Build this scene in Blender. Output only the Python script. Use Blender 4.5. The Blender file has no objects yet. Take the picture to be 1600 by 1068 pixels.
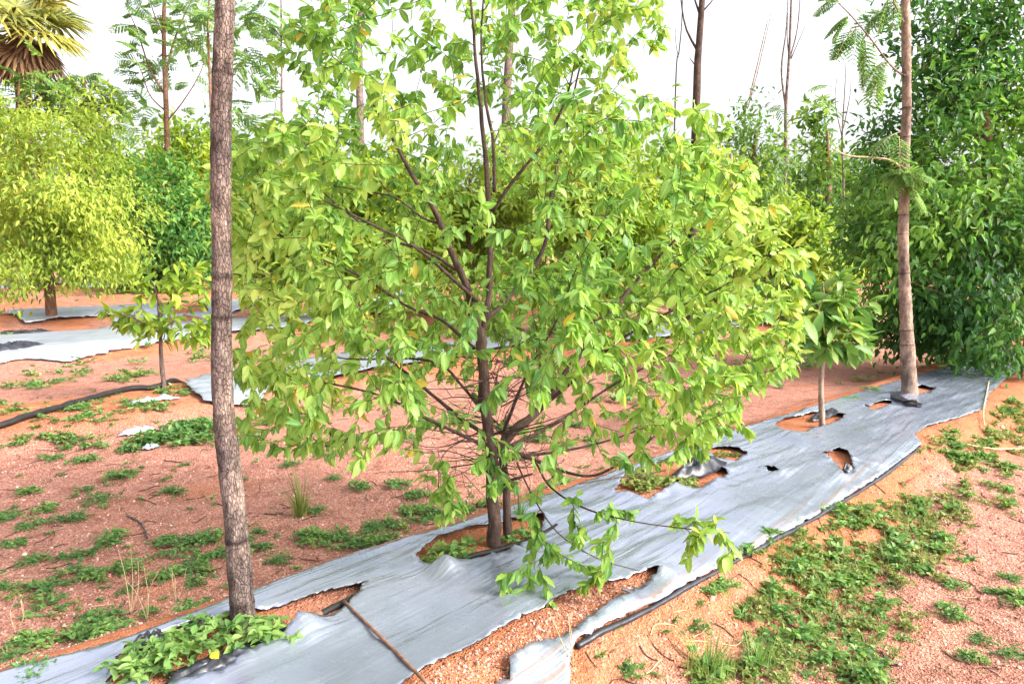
import bpy, math, random
import numpy as np
from mathutils import Vector, Matrix
from mathutils.geometry import delaunay_2d_cdt

# ------------------------------------------------------------------ camera, sky, sun, exposure
SC = bpy.context.scene
F_PX, HOR, CAM_H = 1150.0, 390.0, 1.5            # photograph is 1600 px wide
PITCH = math.atan((534 - HOR) / F_PX)
cam_data = bpy.data.cameras.new('camera')
cam_data.sensor_width = 36.0
cam_data.lens = F_PX / 1600 * 36.0
cam_data.clip_start = 0.05
cam_data.clip_end = 3000
cam = bpy.data.objects.new('camera', cam_data)
cam.location = (0, 0, CAM_H)
cam.rotation_euler = (math.pi / 2 - PITCH, 0, 0)
SC.collection.objects.link(cam)
SC.camera = cam

SUN_EL, SUN_AZ = math.radians(34), math.radians(112)   # azimuth clockwise from +Y (view direction)
world = bpy.data.worlds.new('World')
SC.world = world
world.use_nodes = True
wn = world.node_tree
bg = wn.nodes['Background']
sky = wn.nodes.new('ShaderNodeTexSky')
sky.sky_type = 'NISHITA'
sky.sun_disc = False
sky.sun_elevation = SUN_EL
sky.sun_rotation = SUN_AZ
sky.air_density = 1.0
sky.dust_density = 6.0
sky.ozone_density = 1.0
hsv = wn.nodes.new('ShaderNodeHueSaturation')      # thin white overcast: the blue is washed out
hsv.inputs['Saturation'].default_value = 0.25
wn.links.new(sky.outputs['Color'], hsv.inputs['Color'])
wn.links.new(hsv.outputs['Color'], bg.inputs['Color'])
bg.inputs['Strength'].default_value = 0.15

sun_data = bpy.data.lights.new('sun', 'SUN')
sun_data.energy = 1.3
sun_data.angle = math.radians(15)
sun_data.color = (1.0, 0.92, 0.80)
sun = bpy.data.objects.new('sun', sun_data)
sd = Vector((math.sin(SUN_AZ) * math.cos(SUN_EL), math.cos(SUN_AZ) * math.cos(SUN_EL), math.sin(SUN_EL)))
sun.rotation_euler = sd.to_track_quat('Z', 'Y').to_euler()
sun.location = (6, -6, 12)
SC.collection.objects.link(sun)

SC.view_settings.view_transform = 'Standard'
SC.view_settings.look = 'None'
SC.view_settings.gamma = 1
SC.view_settings.use_curve_mapping = False
SC.view_settings.exposure = 1.74
try:
    SC.cycles.max_bounces = 10
    SC.cycles.transparent_max_bounces = 8
except Exception:
    pass

RNG = np.random.default_rng(11)
COL = SC.collection

# ------------------------------------------------------------------ small maths
def hash2(ix, iy, s=0):
    h = (ix.astype(np.int64) * 374761393 + iy.astype(np.int64) * 668265263 + s * 974634541) & 0xffffffff
    h = ((h ^ (h >> 13)) * 1274126177) & 0xffffffff
    return ((h ^ (h >> 16)) & 0xffff) / 65535.0

def vnoise(x, y, s=0):
    x = np.asarray(x, float); y = np.asarray(y, float)
    ix = np.floor(x); iy = np.floor(y)
    fx = x - ix; fy = y - iy
    fx = fx * fx * (3 - 2 * fx); fy = fy * fy * (3 - 2 * fy)
    a = hash2(ix, iy, s); b = hash2(ix + 1, iy, s); c = hash2(ix, iy + 1, s); d = hash2(ix + 1, iy + 1, s)
    return (a * (1 - fx) + b * fx) * (1 - fy) + (c * (1 - fx) + d * fx) * fy - 0.5

def fbm(x, y, s=0, o=3):
    t = 0; a = 1.0
    for k in range(o):
        t = t + a * vnoise(x * 2 ** k, y * 2 ** k, s + k); a *= .5
    return t

def sstep(a, b, x):
    t = np.clip((x - a) / (b - a), 0, 1)
    return t * t * (3 - 2 * t)

ROW = math.radians(46.15)                                # the planting rows run this way
RD = np.array([math.sin(ROW), math.cos(ROW)]); RN = np.array([-RD[1], RD[0]])
def to_uv(x, y): return x * RD[0] + y * RD[1], x * RN[0] + y * RN[1]
def from_uv(u, v): return u * RD[0] + v * RN[0], u * RD[1] + v * RN[1]

BEDS = [(2.22, .16, .46, .50), (7.2, .16, .45, .6), (12.1, .24, .6, .8), (17.0, .28, .6, .8), (21.9, .28, .6, .8), (26.8, .28, .6, .8),
        (-2.8, .16, .5, .5), (31.7, .28, .6, .8)]           # centre, height, half flat, slope width
def bed_h(u, v):
    h = 0
    for c, hh, hf, sl in BEDS:
        d = np.abs(v - c + .05 * vnoise(u * .7, u * 0 + c, 5))
        h = h + hh * (1 - sstep(hf, hf + sl, d))
    return h

def ground(x, y):
    x = np.asarray(x, float); y = np.asarray(y, float)
    u, v = to_uv(x, y)
    h = bed_h(u, v)
    onbed = np.clip(1 - np.abs(v - 2.24) / .75, 0, 1) > 0
    rough = np.where(onbed, .25, 1.0)
    near = np.exp(-(x * x + y * y) / 150.0)
    h = h - .07 * sstep(1.6, .8, v) * sstep(-3, -1.5, v)
    h = h + .05 * fbm(x * .35, y * .35, 3, 2) * np.where(onbed, .3, 1.0)
    h = h + rough * near * (.028 * fbm(x * 3.1, y * 3.1, 9, 3) + .014 * fbm(x * 15, y * 15, 21, 3))
    return h

def ray(px, py):
    x = (px - 800) / F_PX; y = (534 - py) / F_PX
    return np.array([x, math.cos(PITCH) + y * math.sin(PITCH), -math.sin(PITCH) + y * math.cos(PITCH)])
def on_ground(px, py, lift=0.0):
    d = ray(px, py); z = .1
    for _ in range(12):
        t = (z - CAM_H) / d[2]
        p = np.array([0, 0, CAM_H]) + d * t
        z = .5 * z + .5 * float(ground(p[0], p[1]))
    p[2] = float(ground(p[0], p[1])) + lift
    return p
def at(px, py, Y):
    d = ray(px, py)
    return np.array([0, 0, CAM_H]) + d * (Y / d[1])
def unit(v): return v / np.maximum(np.linalg.norm(v, axis=-1, keepdims=True), 1e-9)

# ------------------------------------------------------------------ mesh builder
class MB:
    def __init__(s): s.V = []; s.L = []; s.S = []; s.M = []; s.A = []; s.R = []; s.n = 0
    def add(s, V, polys, mat=0, tint=0.5, rib=0.0):
        V = np.asarray(V, float)
        s.V.append(V); k = len(V)
        s.A.append(np.broadcast_to(np.asarray(tint, float), (k,))); s.R.append(np.broadcast_to(np.asarray(rib, float), (k,)))
        for p in polys:
            s.L.extend([i + s.n for i in p]); s.S.append(len(p)); s.M.append(mat)
        s.n += k
    def add_many(s, V, T, polys, n, mat, tint, rib):       # n copies of a template of T verts
        s.V.append(V.reshape(-1, 3)); s.A.append(np.repeat(tint, T)); s.R.append(np.tile(rib, n))
        base = (np.arange(n) * T + s.n)[:, None]
        fl = np.concatenate([np.array(p) for p in polys])
        s.L.extend((base + fl[None, :]).ravel().tolist())
        s.S.extend([len(p) for p in polys] * n); s.M.extend([mat] * (len(polys) * n))
        s.n += n * T
    def tube(s, pts, rad, k=6, mat=0, tint=0.5, cap=True, lump=0.0, seed=0):
        pts = np.asarray(pts, float); n = len(pts)
        rad = np.broadcast_to(np.asarray(rad, float), (n,))
        t = unit(np.gradient(pts, axis=0))
        up = np.array([0, 0, 1.0]) if abs(t[0][2]) < .9 else np.array([1.0, 0, 0])
        a = unit(np.cross(t[0], up)); V = []
        ang = np.linspace(0, 2 * np.pi, k, endpoint=False)
        for i in range(n):
            a = a - t[i] * np.dot(a, t[i]); a = a / max(np.linalg.norm(a), 1e-9); b = np.cross(t[i], a)
            r = rad[i] * (1 + lump * (vnoise(ang * 1.9 + seed, np.full(k, i * .45), 7)))
            V.append(pts[i] + np.outer(np.cos(ang) * r, a) + np.outer(np.sin(ang) * r, b))
        V = np.concatenate(V); P = []
        for i in range(n - 1):
            for j in range(k):
                j2 = (j + 1) % k
                P.append((i * k + j, i * k + j2, (i + 1) * k + j2, (i + 1) * k + j))
        if cap:
            P.append(tuple(range(k - 1, -1, -1))); P.append(tuple((n - 1) * k + j for j in range(k)))
        s.add(V, P, mat, tint)
    def mesh(s, name, mats, smooth=True):
        me = bpy.data.meshes.new(name)
        V = np.concatenate(s.V) if s.V else np.zeros((0, 3))
        me.vertices.add(len(V)); me.vertices.foreach_set('co', V.astype(np.float32).ravel())
        me.loops.add(len(s.L)); me.loops.foreach_set('vertex_index', np.array(s.L, np.int32))
        S = np.array(s.S, np.int32)
        me.polygons.add(len(S)); me.polygons.foreach_set('loop_start', np.concatenate([[0], np.cumsum(S)[:-1]]).astype(np.int32))
        me.polygons.foreach_set('loop_total', S)
        me.polygons.foreach_set('material_index', np.array(s.M, np.int32))
        me.polygons.foreach_set('use_smooth', np.full(len(S), smooth))
        a = me.attributes.new('tint', 'FLOAT', 'POINT'); a.data.foreach_set('value', np.concatenate(s.A).astype(np.float32))
        a = me.attributes.new('rib', 'FLOAT', 'POINT'); a.data.foreach_set('value', np.concatenate(s.R).astype(np.float32))
        me.update(calc_edges=True); me.validate()
        for m in (mats if isinstance(mats, (list, tuple)) else [mats]): me.materials.append(m)
        return me
    def build(s, name, mats, parent=None, smooth=True, loc=None):
        o = bpy.data.objects.new(name, s.mesh(name, mats, smooth)); COL.objects.link(o)
        if parent is not None:
            o.parent = parent
            o.matrix_parent_inverse = Matrix.Translation(-Vector(parent.location))
        elif loc is not None:
            o.data.transform(Matrix.Translation(-Vector(loc))); o.location = loc
        return o

def tag(o, label=None, cat=None, group=None, kind=None):
    if label: o['label'] = label
    if cat: o['category'] = cat
    if group: o['group'] = group
    if kind: o['kind'] = kind
    return o
def empty(name, loc, label, cat, group=None):
    o = bpy.data.objects.new(name, None); COL.objects.link(o); o.location = loc; o.empty_display_size = .1
    return tag(o, label, cat, group)

# leaf templates: (x along, y across, z up), midrib flag
def leaf_template(fold=.18, droop=.22, wave=0.0, fine=True):
    if fine:
        xs = [0, .12, .34, .6, .82, 1.0]; ws = [0, .27, .5, .5, .30, 0]
    else:
        xs = [0, .28, .62, 1.0]; ws = [0, .46, .42, 0]
    V = []; rib = []; P = []; rows = []
    for i, (x, w) in enumerate(zip(xs, ws)):
        z = -droop * x * x
        if w == 0:
            rows.append((len(V),)); V.append((x, 0, z)); rib.append(1)
        else:
            k = len(V); rows.append((k, k + 1, k + 2)); wv = wave * math.sin(i * 2.3)
            V += [(x, w, z + fold * w + wv), (x, 0, z), (x, -w, z + fold * w - wv)]; rib += [0, 1, 0]
    for a, b in zip(rows, rows[1:]):
        if len(a) == 1: P += [(a[0], b[1], b[0]), (a[0], b[2], b[1])]
        elif len(b) == 1: P += [(a[0], a[1], b[0]), (a[1], a[2], b[0])]
        else: P += [(a[0], a[1], b[1], b[0]), (a[1], a[2], b[2], b[1])]
    return np.array(V, float), P, np.array(rib, float)
LEAF = [leaf_template(.12, .10, .015), leaf_template(.2, .25, .02), leaf_template(.05, .4, -.02)]
LEAF_LO = [leaf_template(.3, .15, 0, False), leaf_template(.15, .4, 0, False)]
DIAMOND = (np.array([(0, 0, 0), (.45, .5, .06), (1, 0, -.12), (.45, -.5, .06)]), [(0, 1, 2, 3)], np.zeros(4))

def add_leaves(mb, pos, dirs, nrm, ln, wd, tint, mat=0, temps=LEAF, rng=RNG):
    pos = np.asarray(pos); n = len(pos)
    if n == 0: return
    d = unit(np.asarray(dirs)); s = unit(np.cross(np.asarray(nrm), d)); u = np.cross(d, s)
    ln = np.broadcast_to(ln, (n,)); wd = np.broadcast_to(wd, (n,)); tint = np.broadcast_to(tint, (n,))
    which = rng.integers(0, len(temps), n)
    for k, (T, P, R) in enumerate(temps):
        m = which == k; c = int(m.sum())
        if not c: continue
        V = pos[m][:, None, :] + (T[None, :, 0] * ln[m][:, None])[..., None] * d[m][:, None, :] \
            + (T[None, :, 1] * wd[m][:, None])[..., None] * s[m][:, None, :] \
            + (T[None, :, 2] * ln[m][:, None])[..., None] * u[m][:, None, :]
        mb.add_many(V, len(T), P, c, mat, tint[m], R)

def rand_dirs(n, rng=RNG): return unit(rng.normal(size=(n, 3)))

# ------------------------------------------------------------------ materials
def new_mat(name):
    m = bpy.data.materials.new(name); m.use_nodes = True
    nt = m.node_tree; bs = nt.nodes['Principled BSDF']
    return m, nt, bs
def N(nt, t, **kw):
    n = nt.nodes.new(t)
    for k, v in kw.items():
        if k in n.inputs: n.inputs[k].default_value = v
        else: setattr(n, k, v)
    return n
def ramp(nt, fac, stops, interp='LINEAR'):
    r = nt.nodes.new('ShaderNodeValToRGB'); e = r.color_ramp.elements; r.color_ramp.interpolation = interp
    while len(e) > 1: e.remove(e[0])
    e[0].position = stops[0][0]; e[0].color = (*stops[0][1], 1)
    for p, c in stops[1:]:
        x = e.new(p); x.color = (*c, 1)
    nt.links.new(fac, r.inputs['Fac']); return r
def mixc(nt, fac, a, b, mode='MIX'):
    m = nt.nodes.new('ShaderNodeMix'); m.data_type = 'RGBA'; m.blend_type = mode
    for sock, v in ((m.inputs[0], fac), (m.inputs[6], a), (m.inputs[7], b)):
        if hasattr(v, 'is_output'): nt.links.new(v, sock)
        elif isinstance(v, (int, float)): sock.default_value = v
        else: sock.default_value = (*v, 1)
    return m.outputs[2]

def leaf_mat(name, dark, mid, light, trans=.4, rough=.5, rib=(0, 0, 0), ribf=0.0, tr_gain=1.6, old=None):
    m, nt, bs = new_mat(name)
    at_ = N(nt, 'ShaderNodeAttribute', attribute_name='tint')
    r = ramp(nt, at_.outputs['Fac'], [(0, dark), (.5, mid), (.94, light)] + ([(.985, old)] if old else []))
    col = r.outputs['Color']
    if ribf:
        rb = N(nt, 'ShaderNodeAttribute', attribute_name='rib')
        pw = N(nt, 'ShaderNodeMath', operation='POWER'); nt.links.new(rb.outputs['Fac'], pw.inputs[0]); pw.inputs[1].default_value = 6
        ml = N(nt, 'ShaderNodeMath', operation='MULTIPLY'); nt.links.new(pw.outputs[0], ml.inputs[0]); ml.inputs[1].default_value = ribf
        col = mixc(nt, ml.outputs[0], col, rib)
    nt.links.new(col, bs.inputs['Base Color'])
    bs.inputs['Roughness'].default_value = rough
    bs.inputs['Specular IOR Level'].default_value = .35
    tr = N(nt, 'ShaderNodeBsdfTranslucent')
    g = mixc(nt, 1.0, col, (tr_gain, tr_gain * .98, tr_gain * .65), 'MULTIPLY')
    nt.links.new(g, tr.inputs['Color'])
    mx = N(nt, 'ShaderNodeMixShader'); mx.inputs[0].default_value = trans
    nt.links.new(bs.outputs[0], mx.inputs[1]); nt.links.new(tr.outputs[0], mx.inputs[2])
    nt.links.new(mx.outputs[0], nt.nodes['Material Output'].inputs['Surface'])
    return m

def bark_mat(name, c1, c2, c3, scale=14, stretch=.25, bump=.5, rough=.85):
    m, nt, bs = new_mat(name)
    tc = N(nt, 'ShaderNodeTexCoord'); mp = N(nt, 'ShaderNodeMapping'); mp.inputs['Scale'].default_value = (1, 1, stretch)
    nt.links.new(tc.outputs['Object'], mp.inputs['Vector'])
    n1 = N(nt, 'ShaderNodeTexNoise', Scale=scale * 2.2, Detail=6.0, Roughness=.7); nt.links.new(mp.outputs[0], n1.inputs['Vector'])
    n2 = N(nt, 'ShaderNodeTexNoise', Scale=scale * .35, Detail=3.0); nt.links.new(tc.outputs['Object'], n2.inputs['Vector'])
    vr = N(nt, 'ShaderNodeTexVoronoi', Scale=scale * 6.0, feature='DISTANCE_TO_EDGE'); nt.links.new(mp.outputs[0], vr.inputs['Vector'])
    r = ramp(nt, n1.outputs['Fac'], [(.3, c1), (.5, c2), (.72, c3)])
    r2 = ramp(nt, n2.outputs['Fac'], [(.35, (.65, .62, .62)), (.65, (1.15, 1.08, 1.0))])
    col = mixc(nt, 1.0, r.outputs[0], r2.outputs[0], 'MULTIPLY')
    cr = ramp(nt, vr.outputs['Distance'], [(0, (.5, .47, .45)), (.12, (1, 1, 1))])
    col = mixc(nt, .5, col, cr.outputs[0], 'MULTIPLY')
    ta = N(nt, 'ShaderNodeAttribute', attribute_name='tint'); tr = ramp(nt, ta.outputs['Fac'], [(0, (.22, .2, .2)), (.5, (1, 1, 1)), (1, (1.25, 1.2, 1.12))])
    col = mixc(nt, 1.0, col, tr.outputs[0], 'MULTIPLY')
    nt.links.new(col, bs.inputs['Base Color']); bs.inputs['Roughness'].default_value = rough
    bs.inputs['Specular IOR Level'].default_value = .2
    ad = N(nt, 'ShaderNodeMath', operation='ADD'); nt.links.new(n1.outputs['Fac'], ad.inputs[0]); nt.links.new(cr.outputs[0], ad.inputs[1])
    b = N(nt, 'ShaderNodeBump', Strength=bump, Distance=.01); nt.links.new(ad.outputs[0], b.inputs['Height'])
    nt.links.new(b.outputs[0], bs.inputs['Normal'])
    return m

def soil_mat():
    m, nt, bs = new_mat('gravelly_red_soil')
    tc = N(nt, 'ShaderNodeTexCoord'); V = tc.outputs['Object']
    dn = N(nt, 'ShaderNodeTexNoise', Scale=30.0, Detail=2.0); nt.links.new(V, dn.inputs['Vector'])
    dv = N(nt, 'ShaderNodeVectorMath', operation='MULTIPLY_ADD'); nt.links.new(dn.outputs['Color'], dv.inputs[0])
    dv.inputs[1].default_value = (.02, .02, .02); nt.links.new(V, dv.inputs[2])
    g1 = N(nt, 'ShaderNodeTexVoronoi', Scale=95.0); nt.links.new(dv.outputs[0], g1.inputs['Vector'])
    g2 = N(nt, 'ShaderNodeTexVoronoi', Scale=210.0); nt.links.new(dv.outputs[0], g2.inputs['Vector'])
    big = N(nt, 'ShaderNodeTexNoise', Scale=.8, Detail=5.0, Roughness=.6); nt.links.new(V, big.inputs['Vector'])
    med = N(nt, 'ShaderNodeTexNoise', Scale=7.0, Detail=5.0, Roughness=.65); nt.links.new(V, med.inputs['Vector'])
    # grain colours
    sp = N(nt, 'ShaderNodeSeparateColor'); nt.links.new(g1.outputs['Color'], sp.inputs[0])
    grain = ramp(nt, sp.outputs[0], [(0, (.20, .074, .050)), (.25, (.41, .170, .120)), (.55, (.49, .226, .162)), (.8, (.57, .295, .226)), (1, (.72, .47, .39))])
    sp2 = N(nt, 'ShaderNodeSeparateColor'); nt.links.new(g2.outputs['Color'], sp2.inputs[0])
    grain2 = ramp(nt, sp2.outputs[0], [(0, (.30, .118, .084)), (.5, (.46, .205, .145)), (1, (.59, .315, .245))])
    col = mixc(nt, .5, grain.outputs[0], grain2.outputs[0])
    at_ = N(nt, 'ShaderNodeAttribute', attribute_name='tint')     # fresher red soil on the raised beds
    ad = N(nt, 'ShaderNodeMath', operation='MULTIPLY_ADD'); nt.links.new(big.outputs['Fac'], ad.inputs[0]); ad.inputs[1].default_value = 1.3
    nt.links.new(at_.outputs['Fac'], ad.inputs[2])
    rf = ramp(nt, ad.outputs[0], [(.72, (0, 0, 0)), (1.25, (1, 1, 1))])
    red = mixc(nt, .75, col, (.52, .18, .075))
    col = mixc(nt, rf.outputs[0], col, red)
    mr = ramp(nt, med.outputs['Fac'], [(.3, (.70, .64, .62)), (.5, (1, 1, 1)), (.72, (1.14, 1.12, 1.1))])
    col = mixc(nt, 1.0, col, mr.outputs[0], 'MULTIPLY')
    nt.links.new(col, bs.inputs['Base Color'])
    bs.inputs['Roughness'].default_value = .95; bs.inputs['Specular IOR Level'].default_value = .1
    h = N(nt, 'ShaderNodeMath', operation='MULTIPLY_ADD'); nt.links.new(g2.outputs['Distance'], h.inputs[0]); h.inputs[1].default_value = .5
    nt.links.new(g1.outputs['Distance'], h.inputs[2])
    h2 = N(nt, 'ShaderNodeMath', operation='MULTIPLY_ADD'); nt.links.new(med.outputs['Fac'], h2.inputs[0]); h2.inputs[1].default_value = 1.5
    nt.links.new(h.outputs[0], h2.inputs[2])
    b = N(nt, 'ShaderNodeBump', Strength=.9, Distance=.014); nt.links.new(h2.outputs[0], b.inputs['Height'])
    nt.links.new(b.outputs[0], bs.inputs['Normal'])
    return m

def film_mat(name, base, dirt, rough=.33, metal=.35, stretch=1.0):
    m, nt, bs = new_mat(name)
    tc = N(nt, 'ShaderNodeTexCoord'); mp = N(nt, 'ShaderNodeMapping')
    mp.inputs['Rotation'].default_value = (0, 0, -(math.pi / 2 - ROW) - .10)
    mp2 = N(nt, 'ShaderNodeMapping'); mp2.inputs['Scale'].default_value = (.38, 4.2 * stretch, 1)
    nt.links.new(tc.outputs['Object'], mp.inputs['Vector']); nt.links.new(mp.outputs[0], mp2.inputs['Vector'])
    n1 = N(nt, 'ShaderNodeTexNoise', Scale=2.6, Detail=3.0, Roughness=.5, Distortion=.6); nt.links.new(mp2.outputs[0], n1.inputs['Vector'])
    n2 = N(nt, 'ShaderNodeTexNoise', Scale=2.3, Detail=1.5, Roughness=.5); nt.links.new(tc.outputs['Object'], n2.inputs['Vector'])
    n3 = N(nt, 'ShaderNodeTexNoise', Scale=9.0, Detail=3.0); nt.links.new(tc.outputs['Object'], n3.inputs['Vector'])
    n4 = N(nt, 'ShaderNodeTexNoise', Scale=14.0, Detail=1.0, Roughness=.5); nt.links.new(tc.outputs['Object'], n4.inputs['Vector'])
    c = ramp(nt, n2.outputs['Fac'], [(.3, tuple(x * .84 for x in base)), (.5, base), (.7, tuple(min(1, x * 1.14) for x in base))])
    mp3 = N(nt, 'ShaderNodeMapping'); mp3.inputs['Scale'].default_value = (.2, 10 * stretch, 1); nt.links.new(mp.outputs[0], mp3.inputs['Vector'])
    n5 = N(nt, 'ShaderNodeTexNoise', Scale=2.2, Detail=3.0, Roughness=.5, Distortion=.3); nt.links.new(mp3.outputs[0], n5.inputs['Vector'])
    sc = ramp(nt, n1.outputs['Fac'], [(.5, (0, 0, 0)), (.8, (.22, .22, .22))])
    at_ = N(nt, 'ShaderNodeAttribute', attribute_name='tint')      # soil washed along the low edges, in streaks
    d1 = N(nt, 'ShaderNodeMath', operation='MULTIPLY'); nt.links.new(at_.outputs['Fac'], d1.inputs[0]); nt.links.new(n5.outputs['Fac'], d1.inputs[1])
    d2 = ramp(nt, d1.outputs[0], [(.46, (0, 0, 0)), (.64, (.75, .75, .75))])
    sd2 = ramp(nt, n2.outputs['Fac'], [(.60, (0, 0, 0)), (.80, (.35, .35, .35))])
    col = mixc(nt, sc.outputs[0], c.outputs[0], tuple(min(1, x * 1.4) for x in base))
    col = mixc(nt, sd2.outputs[0], col, tuple(.5 * x + .5 * y for x, y in zip(base, dirt)))
    col = mixc(nt, d2.outputs[0], col, dirt)
    nt.links.new(col, bs.inputs['Base Color'])
    bs.inputs['Metallic'].default_value = metal
    rr = ramp(nt, n3.outputs['Fac'], [(.3, (rough - .03,) * 3), (.7, (rough + .07,) * 3)])
    nt.links.new(rr.outputs[0], bs.inputs['Roughness'])
    h = N(nt, 'ShaderNodeMath', operation='MULTIPLY_ADD'); nt.links.new(n4.outputs['Fac'], h.inputs[0]); h.inputs[1].default_value = .07
    hh = N(nt, 'ShaderNodeMath', operation='MULTIPLY_ADD'); nt.links.new(n5.outputs['Fac'], hh.inputs[0]); hh.inputs[1].default_value = .8; nt.links.new(n1.outputs['Fac'], hh.inputs[2])
    wm = ramp(nt, n2.outputs['Fac'], [(.36, (.25, .25, .25)), (.6, (1, 1, 1))]); hm = N(nt, 'ShaderNodeMath', operation='MULTIPLY'); nt.links.new(n5.outputs['Fac'], hm.inputs[0]); nt.links.new(wm.outputs[0], hm.inputs[1]); nt.links.new(hm.outputs[0], hh.inputs[0])
    nt.links.new(hh.outputs[0], h.inputs[2])
    b = N(nt, 'ShaderNodeBump', Strength=.5, Distance=.03); nt.links.new(h.outputs[0], b.inputs['Height'])
    nt.links.new(b.outputs[0], bs.inputs['Normal'])
    return m

def plain_mat(name, c1, c2, scale=20, rough=.5, bump=.2, spec=.4):
    m, nt, bs = new_mat(name)
    tc = N(nt, 'ShaderNodeTexCoord')
    n = N(nt, 'ShaderNodeTexNoise', Scale=float(scale), Detail=5.0); nt.links.new(tc.outputs['Object'], n.inputs['Vector'])
    r = ramp(nt, n.outputs['Fac'], [(.3, c1), (.7, c2)]); nt.links.new(r.outputs[0], bs.inputs['Base Color'])
    bs.inputs['Roughness'].default_value = rough; bs.inputs['Specular IOR Level'].default_value = spec
    b = N(nt, 'ShaderNodeBump', Strength=bump, Distance=.01); nt.links.new(n.outputs['Fac'], b.inputs['Height'])
    nt.links.new(b.outputs[0], bs.inputs['Normal'])
    return m

M = {}
M['soil'] = soil_mat()
M['film'] = film_mat('silver_mulch_film', (.35, .385, .50), (.42, .24, .14), rough=.25, metal=.62)
M['film_far'] = film_mat('weathered_mulch_film', (.40, .43, .53), (.36, .19, .11), rough=.32, metal=.5)
M['black'] = plain_mat('black_plastic', (.012, .013, .018), (.04, .042, .055), 18, .32, .5)
M['pipe'] = plain_mat('black_pipe', (.010, .010, .011), (.028, .025, .024), 12, .6, .15, .25)
M['rust'] = plain_mat('rusty_rod', (.12, .06, .04), (.27, .15, .10), 40, .8, .4)
M['leaf_main'] = leaf_mat('sandalwood_leaf', (.095, .24, .06), (.21, .365, .062), (.39, .50, .125), .46, .48, (.42, .54, .2), .6, old=(.50, .36, .05))
M['leaf_sap'] = leaf_mat('sapling_leaf', (.07, .18, .045), (.15, .28, .06), (.30, .38, .09), .4, .45)
M['leaf_yellow'] = leaf_mat('yellow_green_leaf', (.13, .22, .03), (.245, .34, .045), (.42, .48, .08), .42, .5)
M['leaf_lime'] = leaf_mat('lime_leaf', (.11, .21, .025), (.21, .32, .034), (.36, .42, .05), .42, .5)
M['leaf_deep'] = leaf_mat('deep_green_leaf', (.030, .10, .030), (.075, .205, .042), (.21, .38, .07), .42, .5)
M['leaf_mid'] = leaf_mat('mid_green_leaf', (.05, .13, .03), (.11, .22, .04), (.22, .33, .06), .38, .45)
M['leaf_pale'] = leaf_mat('feathery_leaf', (.09, .19, .06), (.16, .29, .08), (.28, .41, .12), .5, .5)
M['weed'] = leaf_mat('weed_leaf', (.06, .15, .05), (.125, .25, .07), (.24, .37, .10), .36, .55)
M['weed_y'] = leaf_mat('dry_weed_leaf', (.10, .15, .04), (.18, .24, .06), (.32, .33, .12), .3, .55)
M['bark_grey'] = bark_mat('grey_brown_bark', (.065, .048, .045), (.225, .172, .155), (.48, .40, .37), 20, .35, 1.0)
M['bark_dark'] = bark_mat('dark_sandalwood_bark', (.035, .024, .022), (.085, .058, .05), (.16, .11, .09), 22, .3, .5)
M['bark_tan'] = bark_mat('tan_bark', (.13, .09, .07), (.30, .225, .185), (.47, .39, .33), 18, .5, .4)
M['bark_red'] = bark_mat('reddish_bark', (.09, .05, .035), (.20, .115, .075), (.31, .20, .14), 14, .4, .4)
M['stalk'] = plain_mat('dry_stalk', (.34, .25, .13), (.52, .42, .25), 30, .8, .1)

# ------------------------------------------------------------------ the ground: one sheet
def axis(lo, hi, step, far, growth=1.16):
    a = list(np.arange(lo, hi + 1e-6, step)); s = step
    x = a[-1]
    while x < far: s *= growth; x += s; a.append(x)
    s = step; x = a[0]; b = []
    while x > -far: s *= growth; x -= s; b.append(x)
    return np.array(b[::-1] + a)
gx = axis(-3.6, 4.8, .018, 900); gy = axis(1.9, 7.5, .018, 1200)
GX, GY = np.meshgrid(gx, gy)
GZ = ground(GX, GY)
nx, ny = len(gx), len(gy)
gu, gv = to_uv(GX, GY)
fresh = np.clip(bed_h(gu, gv) / .16, 0, 1) * .35 + .20 * np.exp(-((gv - 1.40) / .28) ** 2)
me = bpy.data.meshes.new('ground')
me.vertices.add(nx * ny); me.vertices.foreach_set('co', np.stack([GX, GY, GZ], -1).astype(np.float32).ravel())
ii = (np.arange(ny - 1)[:, None] * nx + np.arange(nx - 1)[None, :]).ravel()
quads = np.stack([ii, ii + 1, ii + nx + 1, ii + nx], 1).astype(np.int32)
me.loops.add(quads.size); me.loops.foreach_set('vertex_index', quads.ravel())
me.polygons.add(len(quads)); me.polygons.foreach_set('loop_start', np.arange(len(quads), dtype=np.int32) * 4)
me.polygons.foreach_set('loop_total', np.full(len(quads), 4, np.int32)); me.polygons.foreach_set('use_smooth', np.ones(len(quads), bool))
a = me.attributes.new('tint', 'FLOAT', 'POINT'); a.data.foreach_set('value', fresh.astype(np.float32).ravel())
me.update(calc_edges=True)
me.materials.append(M['soil'])
gobj = bpy.data.objects.new('ground', me); COL.objects.link(gobj); tag(gobj, 'pinkish red gravelly soil between the planting rows', 'ground', kind='structure')

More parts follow.
